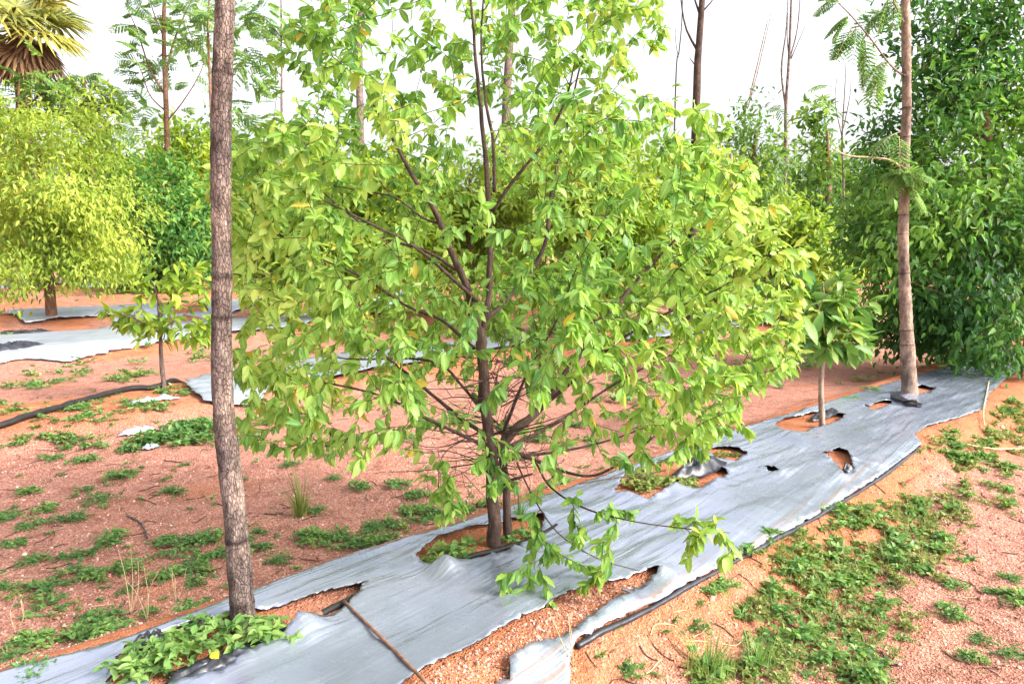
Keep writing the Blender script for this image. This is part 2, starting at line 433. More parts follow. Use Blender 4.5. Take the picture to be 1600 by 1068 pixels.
# ------------------------------------------------------------------ mulch film sheets
def in_poly(P, x, y):
    P = np.asarray(P); n = len(P); c = np.zeros(np.shape(x), bool); j = n - 1
    for i in range(n):
        xi, yi = P[i]; xj, yj = P[j]
        hit = ((yi > y) != (yj > y)) & (x < (xj - xi) * (y - yi) / (yj - yi + 1e-12) + xi)
        c ^= hit; j = i
    return c
def poly_dist(P, x, y):
    P = np.asarray(P); best = np.full(np.shape(x), 1e9)
    for a_, b_ in zip(P, np.roll(P, -1, 0)):
        d = b_ - a_; t = np.clip(((x - a_[0]) * d[0] + (y - a_[1]) * d[1]) / (d @ d + 1e-12), 0, 1)
        best = np.minimum(best, np.hypot(x - a_[0] - t * d[0], y - a_[1] - t * d[1]))
    return best
def densify(P, step, jit, seed):
    out = []; rng = np.random.default_rng(seed)
    P = np.asarray(P, float)
    for a_, b_ in zip(P, np.roll(P, -1, 0)):
        k = max(1, int(np.linalg.norm(b_ - a_) / step))
        for i in range(k):
            q = a_ + (b_ - a_) * i / k
            out.append(q + (rng.normal(size=2) * jit if i else 0))
    return np.array(out)
def px_uv(L): return [to_uv(*on_ground(*p)[:2]) for p in L]

def film_sheet(name, outline, holes, step, wr, lift, mat, label, cat='mulch sheet', group=None, jit=.006, curl=.02, dust=None, seed=1, peaks=()):
    outline = densify(outline, step * 1.2, jit, seed)
    holes = [densify(h, step * .7, jit * 1.6, seed + 5 + i) for i, h in enumerate(holes)]
    u0, v0 = outline.min(0); u1, v1 = outline.max(0)
    U, V = np.meshgrid(np.arange(u0, u1, step), np.arange(v0, v1, step)); U = U.ravel() + RNG.normal(size=U.size) * step * .15; V = V.ravel() + RNG.normal(size=V.size) * step * .15
    ok = in_poly(outline, U, V) & (poly_dist(outline, U, V) > step * .5)
    for h in holes: ok &= ~in_poly(h, U, V) & (poly_dist(h, U, V) > step * .5)
    pts = list(map(tuple, outline)); edges = [(i, (i + 1) % len(outline)) for i in range(len(outline))]
    for h in holes:
        k = len(pts); pts += list(map(tuple, h)); edges += [(k + i, k + (i + 1) % len(h)) for i in range(len(h))]
    pts += list(zip(U[ok], V[ok]))
    vs, es, fs, *_ = delaunay_2d_cdt([Vector(p) for p in pts], edges, [], 0, 1e-6)
    vs = np.array([(v.x, v.y) for v in vs]); fs = np.array([f for f in fs if len(f) == 3])
    c = vs[fs].mean(1)
    ok = in_poly(outline, c[:, 0], c[:, 1])
    for h in holes: ok &= ~in_poly(h, c[:, 0], c[:, 1])
    fs = fs[ok]
    u, v = vs[:, 0], vs[:, 1]; x, y = from_uv(u, v)
    de = poly_dist(outline, u, v); dh = np.full(len(u), 1e9)
    for h in holes: dh = np.minimum(dh, poly_dist(h, u, v))
    z = ground(x, y)
    w = v + .10 * u + .08 * vnoise(u * .6, v * 1.5, 15)
    ridges = np.abs(vnoise(u * .5 + 7, w * 9, 31 + seed)) * 1.6 + .55 * vnoise(u * .7, w * 21, 41 + seed) + .5 * vnoise(u * 5, v * 6, 51 + seed)
    z = z + lift + wr * ridges * sstep(0, .05, np.minimum(de, dh) + .02)
    z = z + curl * np.exp(-dh / .045) * (.45 + 1.6 * vnoise(u * 6, v * 6, 61)) + curl * .25 * np.exp(-de / .03)
    for h in holes:                                        # the film pulls into folds that run out from each tear
        hc = h.mean(0); an = np.arctan2(v - hc[1], u - hc[0]); dd = poly_dist(h, u, v)
        z = z + .9 * wr * np.abs(vnoise(np.cos(an) * 5 + hc[0], np.sin(an) * 5 + hc[1] * 3, 71)) * np.exp(-dd / .10) * 2
    for (uu, vv, hh, ss) in peaks: z = z + hh * np.exp(-((u - uu) ** 2 + (v - vv) ** 2) / ss ** 2)
    t = np.zeros(len(u)) if dust is None else dust(u, v)
    used = np.unique(fs); remap = -np.ones(len(u), int); remap[used] = np.arange(len(used))
    mb = MB(); mb.add(np.stack([x, y, z], 1)[used], remap[fs].tolist(), 0, t[used])
    ctr = np.array(from_uv((u0 + u1) / 2, (v0 + v1) / 2)); o = mb.build(name, [mat, M['black']], None)
    tag(o, label, cat, group)
    # delaunay triangles may face down: make all face up
    me_ = o.data
    nz = np.zeros(len(me_.polygons) * 3); me_.polygons.foreach_get('normal', nz)
    if nz.reshape(-1, 3)[:, 2].mean() < 0: me_.flip_normals()
    s = o.modifiers.new('thickness', 'SOLIDIFY'); s.thickness = .004; s.offset = -1; s.material_offset = 1; s.material_offset_rim = 1
    def height(uu, vv):
        xx, yy = from_uv(uu, vv); return float(ground(xx, yy)) + lift
    return o, height

far_edge = px_uv([(200, 1005), (350, 945), (450, 908), (560, 868), (700, 828), (840, 782), (1000, 727), (1100, 690), (1200, 660), (1280, 635), (1380, 604), (1480, 575)])
near_edge = px_uv([(1545, 618), (1540, 640), (1500, 655), (1450, 668), (1428, 682), (1440, 697), (1405, 726), (1330, 777), (1200, 852), (1100, 905), (1000, 962), (900, 1012), (893, 1035), (889, 1080)])
outline = [(-.9, 2.70), (0.2, 2.70)] + far_edge + [(11.2, 2.72), (11.2, 1.85), (9.2, 1.9)] + near_edge + [(.9, 1.60), (-.9, 1.60)]
H_pole = px_uv([(572, 918), (560, 938), (545, 952), (520, 968), (470, 988), (440, 1008), (390, 1032), (335, 1066), (250, 1085), (165, 1075), (195, 1022), (262, 992), (330, 972), (385, 962), (480, 942)])
H_tree = px_uv([(650, 878), (664, 890), (700, 894), (760, 882), (832, 852), (846, 835), (850, 812), (800, 819), (740, 830), (690, 846), (664, 862)])
H_weed = px_uv([(960, 774), (985, 780), (1012, 786), (1045, 770), (1098, 768), (1138, 745), (1120, 733), (1060, 718), (1000, 736), (975, 752)])
H_oval = px_uv([(1105, 711), (1120, 702), (1150, 704), (1167, 716), (1150, 724), (1116, 721)])
H_sap = px_uv([(1210, 668), (1245, 654), (1290, 644), (1322, 654), (1302, 668), (1240, 681), (1225, 678)])
H_right = px_uv([(1350, 640), (1372, 632), (1392, 630), (1394, 637), (1366, 647)])
H_pole2 = px_uv([(1408, 612), (1440, 606), (1462, 611), (1452, 619), (1420, 621)])
H_torn = px_uv([(1278, 716), (1294, 712), (1310, 704), (1326, 716), (1334, 738), (1318, 746), (1306, 728), (1296, 722)])
H_nick = px_uv([(1193, 737), (1208, 738), (1215, 744), (1202, 743)])
H_soil = px_uv([(1036, 896), (1000, 902), (975, 908), (950, 915), (920, 925), (900, 932), (870, 948), (840, 962), (800, 983), (750, 1012), (700, 1036), (660, 1056), (600, 1100), (740, 1120), (797, 1066), (800, 1040), (840, 1019), (900, 991), (950, 958), (985, 941), (970, 935), (1005, 919)])
dust = lambda u, v: np.clip(sstep(1.84, 1.66, v) * .85 + .12, 0, 1.2)
sheet, sheet_h = film_sheet('mulch_sheet', outline, [H_pole, H_tree, H_weed, H_oval, H_sap, H_right, H_pole2, H_torn, H_nick, H_soil], .020, .016, .016, M['film'],
    'silver grey plastic mulch sheet with torn planting holes covering the nearest bed', dust=dust, jit=.003, peaks=[(*px_uv([(697, 897)])[0], .06, .06), (*px_uv([(1060, 768)])[0], .03, .08), (*px_uv([(475, 992)])[0], .05, .07), (*px_uv([(1250, 690)])[0], .03, .15)])
# black rolled rim along the near edge of the sheet
mb = MB(); rim = []
for p in [(1436, 701), (1405, 727), (1330, 778), (1265, 816), (1200, 853), (1100, 906), (1000, 963), (940, 992), (900, 1014)]:
    q = on_ground(*p); rim.append(q + np.array([0, 0, .012]))
rim = np.array(rim); tt = np.linspace(0, 1, len(rim)); t2 = np.linspace(0, 1, 90)
rim = np.stack([np.interp(t2, tt, rim[:, k]) for k in range(3)], 1); rim[:, :2] -= RN * .006; rim[:, 2] = ground(rim[:, 0], rim[:, 1]) + .019 + .008 * vnoise(t2 * 25, t2 * 0, 3)
mb.tube(rim, .011 + .006 * vnoise(t2 * 18, t2 * 0 + 2, 4), 7, 0)
mb.build('rolled_rim', M['black'], sheet)

def far_sheet(px, label, holes=(), wr=.02, step=.06, lift=.03, seed=3):
    return film_sheet('mulch_sheet', px_uv(px), [px_uv(h) for h in holes], step, wr, lift, M['film_far'], label, jit=.015, curl=.05, seed=seed, dust=lambda u, v: .25 + 0 * u)
def uvsheet(uv, label, step=.08, wr=.02, lift=.03, seed=4):
    return film_sheet('mulch_sheet', uv, [], step, wr, lift, M['film_far'], label, jit=.03, curl=.05, seed=seed, dust=lambda u, v: .3 + 0 * u)
far_sheet([(288, 604), (312, 592), (345, 583), (430, 571), (560, 552), (720, 535), (830, 520), (850, 536), (700, 560), (560, 585), (430, 612), (395, 640), (345, 640), (318, 632)],
          'pale torn mulch sheet on the bare middle row behind the grey trunk', seed=3)
far_sheet([(960, 505), (1060, 492), (1230, 470), (1330, 455), (1340, 474), (1240, 500), (1080, 525), (980, 534)],
          'pale mulch sheet seen through the right side of the central crown', seed=4)
far_sheet([(-40, 552), (40, 520), (110, 527), (180, 506), (240, 500), (330, 494), (440, 484), (640, 462), (650, 490), (470, 512), (360, 520), (190, 540), (110, 552), (40, 568), (-10, 575), (-60, 578)],
          'long crinkled silver mulch sheet on the second bed at the left', seed=5)
far_sheet([(12, 500), (30, 478), (110, 472), (200, 470), (262, 474), (270, 492), (170, 503), (90, 508), (40, 512)],
          'flat silver mulch sheet around the foot of the yellow tree', seed=6)
far_sheet([(290, 474), (380, 462), (450, 456), (600, 446), (610, 458), (460, 476), (330, 488)],
          'bright mulch sheet beyond the sapling right of the yellow tree', seed=7)
far_sheet([(-20, 448), (80, 441), (170, 438), (330, 430), (330, 436), (170, 446), (60, 452), (-20, 456)],
          'farthest thin pale mulch strip behind the yellow tree', step=.14, seed=8)

# ------------------------------------------------------------------ pipes, rod, loose plastic
def smooth_path(P, n=40):
    P = np.asarray(P, float); m = len(P); out = []
    Q = np.concatenate([[2 * P[0] - P[1]], P, [2 * P[-1] - P[-2]]])
    per = max(2, n // (m - 1))
    for i in range(m - 1):
        p0, p1, p2, p3 = Q[i:i + 4]
        for t in np.linspace(0, 1, per, endpoint=False):
            out.append(.5 * ((2 * p1) + (p2 - p0) * t + (2 * p0 - 5 * p1 + 4 * p2 - p3) * t * t + (3 * p1 - p0 - 3 * p2 + p3) * t ** 3))
    out.append(P[-1]); return np.array(out)
def ground_tube(name, px, r, mat, label, cat, lift=0.0, n=60, k=9, taper=1.0, lump=0.0, parent=None):
    P = smooth_path([on_ground(*p) for p in px], n)
    P[:, 2] = ground(P[:, 0], P[:, 1]) + r * .8 + lift
    mb = MB(); mb.tube(P, r * np.linspace(1, taper, len(P)), k, 0, lump=lump)
    o = mb.build(name, mat, parent)
    if parent is None: tag(o, label, cat)
    return o
pipe = empty('drip_pipe', on_ground(480, 980), 'black drip pipe lying in the open slit right of the grey trunk', 'pipe')
P = smooth_path([on_ground(*p) for p in [(265, 1062), (330, 1035), (400, 1006), (480, 974), (562, 934), (640, 905)]], 60)
P[:, 2] = ground(P[:, 0], P[:, 1]) + .012
P[-14:, 2] -= np.linspace(0, .03, 14)
mb = MB(); mb.tube(P, .0135, 10, 0); mb.build('pipe_run', M['pipe'], pipe)
mb = MB(); mb.tube(P[36:40], [.019, .021, .021, .018], 10, 0); mb.build('joint_sleeve', M['rust'], pipe)
ground_tube('drip_pipe', [(690, 890), (740, 872), (790, 860), (836, 845), (870, 825)], .0125, M['pipe'], 'black drip pipe crossing the basin at the foot of the forked tree', 'pipe', lift=.004)
ground_tube('irrigation_pipe', [(-30, 680), (20, 664), (70, 648), (130, 630), (200, 612), (260, 603), (306, 597)], .026, M['pipe'], 'thick black irrigation pipe on bare soil left of the sapling', 'pipe', lift=.01)
P = np.array([on_ground(538, 950), on_ground(600, 1012), on_ground(655, 1068), on_ground(668, 1082)]); P[:, 2] += .03
P = smooth_path(P, 30)
mb = MB(); mb.tube(P, .0062, 7, 0, lump=.5); o = mb.build('rusty_rod', M['rust']); tag(o, 'thin rusty brown rod lying across the silver sheet', 'rod')
ground_tube('white_string', [(1505, 700), (1535, 706), (1575, 708), (1640, 698)], .006, M['stalk'], 'pale cord lying on the weedy soil at the right edge', 'cord', lift=.03)
ground_tube('white_string', [(1538, 672), (1536, 650), (1541, 620), (1545, 600)], .005, M['stalk'], 'thin pale cord at the end of the sheet under the dense tree', 'cord', lift=.03)
ground_tube('dry_stick', [(198, 806), (215, 815), (226, 826), (230, 842)], .006, M['bark_grey'], 'bent pale grey stick on the pink soil left of the trunk', 'stick', lift=.004)
ground_tube('dry_stick', [(243, 640), (258, 630), (272, 620)], .008, M['bark_dark'], 'short dark stick below the small left sapling', 'stick', lift=.01)
ground_tube('dry_stick', [(905, 770), (950, 762), (1000, 756), (1040, 748)], .004, M['bark_dark'], 'thin dark twig fallen on the sheet below the tree', 'stick', lift=.05)

def crumple(name, px, w, h, zz, label, seed, mat='black', cat='plastic scrap', lift=.0, lobes=3):
    rng = np.random.default_rng(seed); c = on_ground(*px)
    n = 26; T = np.linspace(0, 2 * np.pi, 40, endpoint=False); V = []; Pq = []
    rad = 1 + .35 * vnoise(np.cos(T) * lobes + seed, np.sin(T) * lobes, seed)
    rings = 9
    for i in range(rings):
        s = i / (rings - 1)
        for j, t in enumerate(T):
            u = math.cos(t) * s * rad[j] * w; v = math.sin(t) * s * rad[j] * h
            x, y = from_uv(u, v); x += c[0]; y += c[1]
            z = float(ground(x, y)) + .012 + lift + zz * 2.2 * s * (1 - s) * abs(math.sin(2.5 * t + 5 * float(vnoise(u * 9 + seed, v * 9, seed + 4)))) + zz * (1 - s ** 1.5) * (.55 + .9 * float(vnoise(u * 22 + seed, v * 30, seed))) + .03 * abs(float(vnoise(u * 45, v * 60, seed + 2)))
            V.append((x, y, z))
    for i in range(rings - 1):
        for j in range(40):
            j2 = (j + 1) % 40; Pq.append((i * 40 + j, (i + 1) * 40 + j, (i + 1) * 40 + j2, i * 40 + j2))
    mb = MB(); mb.add(V, Pq, 0); o = mb.build(name, M[mat], None)
    s = o.modifiers.new('thickness', 'SOLIDIFY'); s.thickness = .003
    return tag(o, label, cat)
crumple('plastic_scrap', (1092, 742), .26, .085, .085, 'crumpled black plastic flap by the weedy hole in the sheet', 3, lift=.01)
crumple('plastic_scrap', (1288, 652), .24, .06, .04, 'ragged black plastic behind the small sapling on the sheet', 5)
crumple('plastic_scrap', (235, 1012), .06, .045, .05, 'dark blue black plastic lump left of the weeds by the trunk', 7)
crumple('plastic_scrap', (308, 984), .05, .03, .03, 'small dark plastic shred behind the weeds by the trunk', 8)
crumple('plastic_scrap', (340, 1050), .15, .045, .03, 'black plastic underside turned up below the weeds by the trunk', 9, lift=.005)
crumple('plastic_scrap', (240, 628), .24, .05, .03, 'bluish grey torn plastic scrap above the green weed mat', 11, 'film_far')
crumple('plastic_scrap', (214, 677), .15, .03, .03, 'grey torn plastic scrap at the left end of the weed mat', 12, 'film_far')
crumple('plastic_scrap', (236, 702), .06, .03, .03, 'tiny pale plastic scrap below the weed mat', 13, 'film_far')
crumple('plastic_scrap', (38, 508), .55, .12, .08, 'black crumpled plastic at the end of the flat far sheet', 15)
crumple('plastic_scrap', (10, 545), .45, .15, .07, 'black plastic bunched at the left edge of the crinkled sheet', 17)
crumple('plastic_scrap', (1324, 738), .05, .03, .03, 'dark flap hanging in the torn hole near the sheet edge', 19)

def sandal():
    root = empty('sandal', on_ground(1412, 634), 'black rubber sandal lying on the sheet below the right trunk', 'sandal')
    a = on_ground(1394, 627); b = on_ground(1436, 641); ax = b - a; ax[2] = 0; L = np.linalg.norm(ax); ax /= L; sd_ = np.array([-ax[1], ax[0], 0])
    xs = np.linspace(0, 1, 15); hw = .045 * np.array([.35, .7, .85, .86, .8, .7, .62, .62, .72, .85, .95, 1.0, .95, .75, .3]) * 1.25
    mb = MB(); V = []
    for x, w in zip(xs, hw):
        c = a + ax * x * L; zb = c[2] * 0 + float(ground(c[0], c[1])) + .03 + .03 * math.exp(-x * 6)
        for s, dz in ((1, 0), (-1, 0), (-1, .02), (1, .02)):
            V.append(c * np.array([1, 1, 0]) + sd_ * s * w + np.array([0, 0, zb + dz]))
    Pq = []
    for i in range(14):
        for j in range(4):
            j2 = (j + 1) % 4; Pq.append((i * 4 + j, i * 4 + j2, (i + 1) * 4 + j2, (i + 1) * 4 + j))
    Pq += [(3, 2, 1, 0), (56, 57, 58, 59)]
    mb.add(V, Pq, 0); mb.build('sole', M['black'], root, smooth=False)
    c = a + ax * L * .62; z = float(ground(c[0], c[1])) + .055
    arc = np.array([c * np.array([1, 1, 0]) + sd_ * (.05 * math.cos(t)) + ax * .06 * math.sin(t) + np.array([0, 0, z - .012 + .026 * math.sin(t)]) for t in np.linspace(0, math.pi, 12)])
    mb = MB(); mb.tube(arc, .010, 6, 0); mb.build('strap', M['pipe'], root)
sandal()

# ------------------------------------------------------------------ trees
def resample(P, R, step):
    P = smooth_path(P, max(12, 8 * (len(P) - 1))); d = np.concatenate([[0], np.cumsum(np.linalg.norm(np.diff(P, axis=0), axis=1))])
    n = max(3, int(d[-1] / step)); s = np.linspace(0, d[-1], n)
    Q = np.stack([np.interp(s, d, P[:, k]) for k in range(3)], 1)
    return Q, np.interp(np.linspace(0, 1, n), np.linspace(0, 1, len(R)), R)

class Skeleton:
    """limbs given as polylines; twigs then grow from the nearest limb out to each target point."""
    def __init__(s): s.P = np.zeros((0, 3)); s.D = np.zeros((0, 3)); s.R = np.zeros(0)
    def seed(s, pts, rad):
        t = unit(np.gradient(pts, axis=0)); s.P = np.concatenate([s.P, pts]); s.D = np.concatenate([s.D, t]); s.R = np.concatenate([s.R, rad])
    def grow(s, targets, rng, root, sag=.0, step=.12, r_tip=.0015, wob=.12):
        order = np.argsort(np.linalg.norm(targets - root, axis=1)); chains = []
        capn = len(s.P) + len(targets) * 8
        P = np.zeros((capn, 3)); D = np.zeros((capn, 3)); R = np.zeros(capn); n = len(s.P)
        P[:n] = s.P; D[:n] = s.D; R[:n] = s.R
        for i in order:
            t = targets[i]; dv = t - P[:n]; dist = np.linalg.norm(dv, axis=1)
            cosv = np.einsum('ij,ij->i', dv, D[:n]) / np.maximum(dist, 1e-6)
            j = int(np.argmin(dist * (1.35 - .5 * cosv)))
            if dist[j] < .03: continue
            p0 = P[j].copy(); L = dist[j]; k = int(np.clip(L / step, 2, 7))
            c = p0 + D[j] * L * .35 + rng.normal(size=3) * L * wob * .5; c[2] += sag * L
            q = np.linspace(0, 1, k + 1)[:, None]
            C = (1 - q) ** 2 * p0 + 2 * q * (1 - q) * c + q * q * t
            C[1:-1] += rng.normal(size=C[1:-1].shape) * L * wob * .12
            r0 = min(R[j] * .75, r_tip + L * .008); RR = np.linspace(max(r0, r_tip), r_tip, k + 1)
            tg = unit(np.gradient(C, axis=0)); m = k
            P[n:n + m] = C[1:]; D[n:n + m] = tg[1:]; R[n:n + m] = RR[1:]; n += m
            chains.append((C, RR, tg))
        s.P, s.D, s.R = P[:n], D[:n], R[:n]
        return chains

def twig_leaves(chains, rng, per, spread, ln, wd, droop, tint_c, tail=.65, jitter=.5):
    pos, dr, nr, l, t = [], [], [], [], []
    for (C, R, tg) in chains:
        k = per + int(rng.integers(-1, 3)); base = tint_c(C[-1], rng)
        for q in range(k):
            f = 1 - tail * (q / max(k, 1)) * rng.uniform(.7, 1.1); f = np.clip(f, 0, 1) * (len(C) - 1); i = min(int(f), len(C) - 2); w = f - i
            p = C[i] * (1 - w) + C[i + 1] * w; ax = tg[i + 1]
            side = np.cross(ax, rng.normal(size=3)); side /= max(np.linalg.norm(side), 1e-6)
            d = ax * rng.uniform(.15, .8) + side * spread * rng.uniform(.6, 1.2) + np.array([0, 0, -droop * rng.uniform(.3, 1.5)])
            pos.append(p); dr.append(d)
            nn = np.array([0, 0, 1.0]) + rng.normal(size=3) * jitter; nr.append(nn)
            l.append(ln * rng.uniform(.6, 1.2) * (.8 if q == 0 else 1)); t.append(1.0 if rng.random() < .012 else np.clip(base + rng.normal() * .19, 0, .95))
    l = np.array(l)
    return np.array(pos), np.array(dr), np.array(nr), l, l * wd * rng.uniform(.85, 1.15, len(l)), np.array(t)

# ---- the central forked tree
def central_tree():
    rng = np.random.default_rng(5)
    base = on_ground(776, 852); Y0 = base[1]
    root = empty('leafy_tree', base, 'bushy bright green fork-trunked young tree standing in a hole in the silver sheet', 'tree')
    sk = Skeleton()
    def L(pts, r, name='branch', step=.05, k=9, mat='bark_dark', lump=.25, flare=False):
        W = [at(px, py, Y0 + dy) for px, py, dy in pts]
        if name == 'branch': r = [max(.0016, q * .74) for q in r]
        Q, R = resample(np.array(W), r, step); sk.seed(Q, R)
        mb = MB(); Q2, R2 = resample(np.array(W), r, .022)
        Q2 = Q2 + np.stack([vnoise(np.arange(len(Q2)) * .35, np.full(len(Q2), 3 + pts[0][0]), 4), vnoise(np.arange(len(Q2)) * .35, np.full(len(Q2), 8 + pts[0][1]), 5), np.zeros(len(Q2))], 1) * R2[:, None] * .5
        mb.tube(Q2, R2, k, 0, lump=lump, seed=pts[0][0]); mb.build(name, M[mat], root)
    L([(774, 862, 0), (772, 830, 0), (769, 770, 0), (766, 700, 0), (758, 630, 0), (752, 560, 0), (748, 512, .0)], [.036, .030, .027, .026, .025, .024, .023], 'trunk', k=14)
    L([(796, 858, .06), (791, 790, .06), (788, 730, .05), (782, 690, .04)], [.024, .019, .018, .018], 'stem', k=12)
    # upper forks
    L([(748, 516, 0), (736, 470, -.02), (722, 430, -.05), (700, 380, -.08), (675, 322, -.12), (648, 280, -.16), (610, 210, -.2), (570, 140, -.2)], [.024, .022, .020, .017, .014, .011, .007, .003])
    L([(756, 515, .02), (764, 460, .05), (766, 400, .06), (764, 330, .06), (758, 240, .05), (748, 140, .05), (738, 30, .05), (732, -70, .05)], [.022, .019, .017, .015, .013, .010, .007, .003])
    L([(772, 300, .06), (770, 220, .1), (758, 150, .12), (752, 60, .14), (760, -60, .14)], [.012, .010, .008, .006, .003])
    L([(758, 500, .03), (790, 470, .1), (826, 430, .16), (852, 380, .2), (862, 300, .25), (885, 200, .3), (905, 110, .3), (930, 20, .3)], [.016, .014, .013, .012, .010, .008, .005, .003])
    L([(770, 330, .05), (800, 285, .0), (845, 230, -.05), (882, 160, -.1), (900, 90, -.12)], [.011, .010, .009, .007, .003])
    L([(745, 470, -.02), (690, 420, -.2), (640, 380, -.35), (570, 345, -.45), (480, 300, -.5)], [.012, .010, .008, .006, .002])
    L([(742, 545, 0), (690, 500, .1), (640, 480, .2), (560, 430, .25), (470, 390, .3), (420, 350, .3)], [.012, .010, .008, .007, .004, .002])
    L([(720, 425, -.05), (660, 390, .05), (600, 372, .12), (540, 330, .2), (470, 270, .25)], [.011, .009, .007, .005, .002])
    L([(690, 350, -.1), (660, 340, -.05), (620, 310, 0), (580, 300, .05), (520, 290, .1)], [.008, .006, .005, .004, .002])
    # low forks
    L([(780, 705, .02), (806, 670, .05), (842, 640, .1), (880, 590, .14), (930, 520, .18), (985, 450, .22), (1050, 380, .25), (1120, 310, .25)], [.030, .028, .024, .018, .013, .010, .007, .003], k=11)
    L([(842, 640, .1), (900, 590, -.05), (970, 530, -.2), (1060, 480, -.3), (1150, 440, -.3)], [.014, .012, .009, .006, .002])
    L([(784, 690, .02), (800, 640, -.1), (830, 570, -.25), (870, 500, -.4), (900, 420, -.5)], [.012, .010, .008, .006, .002])
    L([(762, 680, 0), (722, 655, .02), (680, 620, .05), (620, 570, .1), (560, 520, .1), (500, 450, .1)], [.014, .012, .010, .007, .005, .002])
    L([(764, 700, 0), (715, 676, -.1), (660, 650, -.2), (600, 620, -.3), (520, 600, -.35), (430, 590, -.3)], [.013, .011, .009, .007, .005, .002])
    L([(760, 650, 0), (720, 600, .1), (690, 570, .15), (640, 560, .3), (540, 560, .45), (440, 540, .5)], [.010, .009, .008, .006, .004, .002])
    L([(788, 705, .04), (830, 716, 0), (880, 736, -.05), (930, 742, -.08), (985, 712, -.1), (1040, 665, -.1), (1090, 620, -.1)], [.013, .011, .009, .008, .006, .004, .002])
    L([(790, 712, .04), (850, 708, .15), (920, 696, .25), (1000, 670, .3), (1090, 620, .3)], [.011, .009, .007, .005, .002])
    L([(790, 700, .02), (870, 660, .2), (960, 600, .3), (1060, 550, .35), (1170, 520, .35)], [.013, .011, .008, .005, .002])
    L([(790, 752, .05), (818, 744, .05), (832, 740, .04)], [.012, .009, .007])
    L([(835, 718, 0), (860, 760, -.2), (910, 792, -.4), (980, 812, -.55), (1060, 824, -.6), (1140, 832, -.62)], [.007, .006, .005, .004, .003, .0018])
    L([(800, 705, 0), (830, 770, -.25), (870, 830, -.45), (930, 870, -.55), (1000, 892, -.6)], [.006, .005, .004, .003, .0018])
    L([(762, 690, -.02), (720, 690, -.2), (690, 715, -.35), (685, 760, -.4)], [.006, .005, .003, .0018])
    L([(786, 690, -.02), (784, 690, -.2), (775, 700, -.4), (768, 720, -.5)], [.005, .004, .003, .0015])
    # ---- crown targets: (px, py) cells with weights, depth inside a rounded volume
    prof = [(-90, 520, 1000), (0, 490, 1030), (60, 450, 1040), (130, 440, 990), (170, 455, 950), (200, 400, 1130), (250, 370, 1150), (300, 350, 1170), (350, 375, 1225), (420, 370, 1235), (480, 410, 1230), (540, 380, 1235), (590, 390, 1195), (630, 370, 1150), (670, 400, 1130), (700, 560, 1080)]
    py_, lo_, hi_ = map(np.array, zip(*prof))
    T = []; cx, rx = 800, 430
    gaps = [(735, 185, 45, 55, .9), (740, 330, 95, 110, .72), (640, 660, 120, 40, .75), (900, 690, 130, 45, .8), (470, 640, 70, 20, .5), (500, 40, 20, 40, .3), (765, 620, 80, 95, .85), (690, 480, 60, 60, .4),
            (1010, 215, 60, 22, .6), (960, 560, 70, 40, .35), (420, 500, 40, 30, .4)]
    while len(T) < 1950:
        py = rng.uniform(-90, 700); lo = np.interp(py, py_, lo_); hi = np.interp(py, py_, hi_); px = rng.uniform(lo, hi)
        c = (lo + hi) / 2; hw = (hi - lo) / 2; e = abs(px - c) / hw
        dmax = hw / F_PX * Y0 * .85 * math.sqrt(max(.04, 1 - e * e))
        s = rng.uniform(-1, 1); s = np.sign(s) * abs(s) ** .6
        if abs(s) < .45 and e < .6 and rng.random() < .75: continue
        skip = False
        for gx_, gy_, ga, gb, pr in gaps:
            if ((px - gx_) / ga) ** 2 + ((py - gy_) / gb) ** 2 < 1 and rng.random() < pr * (1.0 if s < .2 else .8): skip = True
        if skip or (py < 190 and rng.random() < .52) or (py < 420 and abs(px - 770) < 130 and s < .3 and rng.random() < .35): continue
        y = Y0 + s * dmax
        # px,py describe the crown at the tree's own distance: keep its real width at other depths
        p = at(px, py, Y0); p[1] = y
        if py > 560: p[2] += -.05 * s
        T.append(p)
    for _ in range(300):                                   # fuller low boughs on the far side
        px = rng.uniform(430, 1170); e = (px - 800) / 400; py = rng.uniform(400, 610 - 60 * e * e)
        if 690 < px < 800 and py > 540: continue
        p = at(px, py, Y0); p[1] = Y0 + rng.uniform(.3, 1.0) * 1.05 * math.sqrt(max(.05, 1 - e * e)); T.append(p)
    T = np.array(T)
    extra = []
    for (a_, b_, dy, k, sp) in [(1120, 838, -.62, 7, .05), (1090, 830, -.6, 4, .04), (930, 840, -.52, 6, .08), (880, 800, -.4, 6, .10), (960, 800, -.45, 6, .06), (885, 880, -.5, 9, .10), (820, 900, -.5, 6, .06), (940, 880, -.55, 4, .05), (810, 935, -.55, 4, .03), (690, 740, -.4, 9, .06), (700, 790, -.42, 5, .05), (770, 735, -.5, 5, .03), (640, 660, -.1, 6, .08), (1130, 660, -.1, 6, .08), (850, 850, -.45, 8, .06)]:
        for _ in range(k): extra.append(at(a_, b_, Y0 + dy) + rng.normal(size=3) * sp)
    T = np.concatenate([T, np.array(extra)])
    ch = sk.grow(T, rng, base + np.array([0, 0, 1.0]), sag=.10, step=.09, r_tip=.0013)
    mb = MB()
    for C, R, tg in ch: mb.tube(C, R, 4, 1, cap=False)
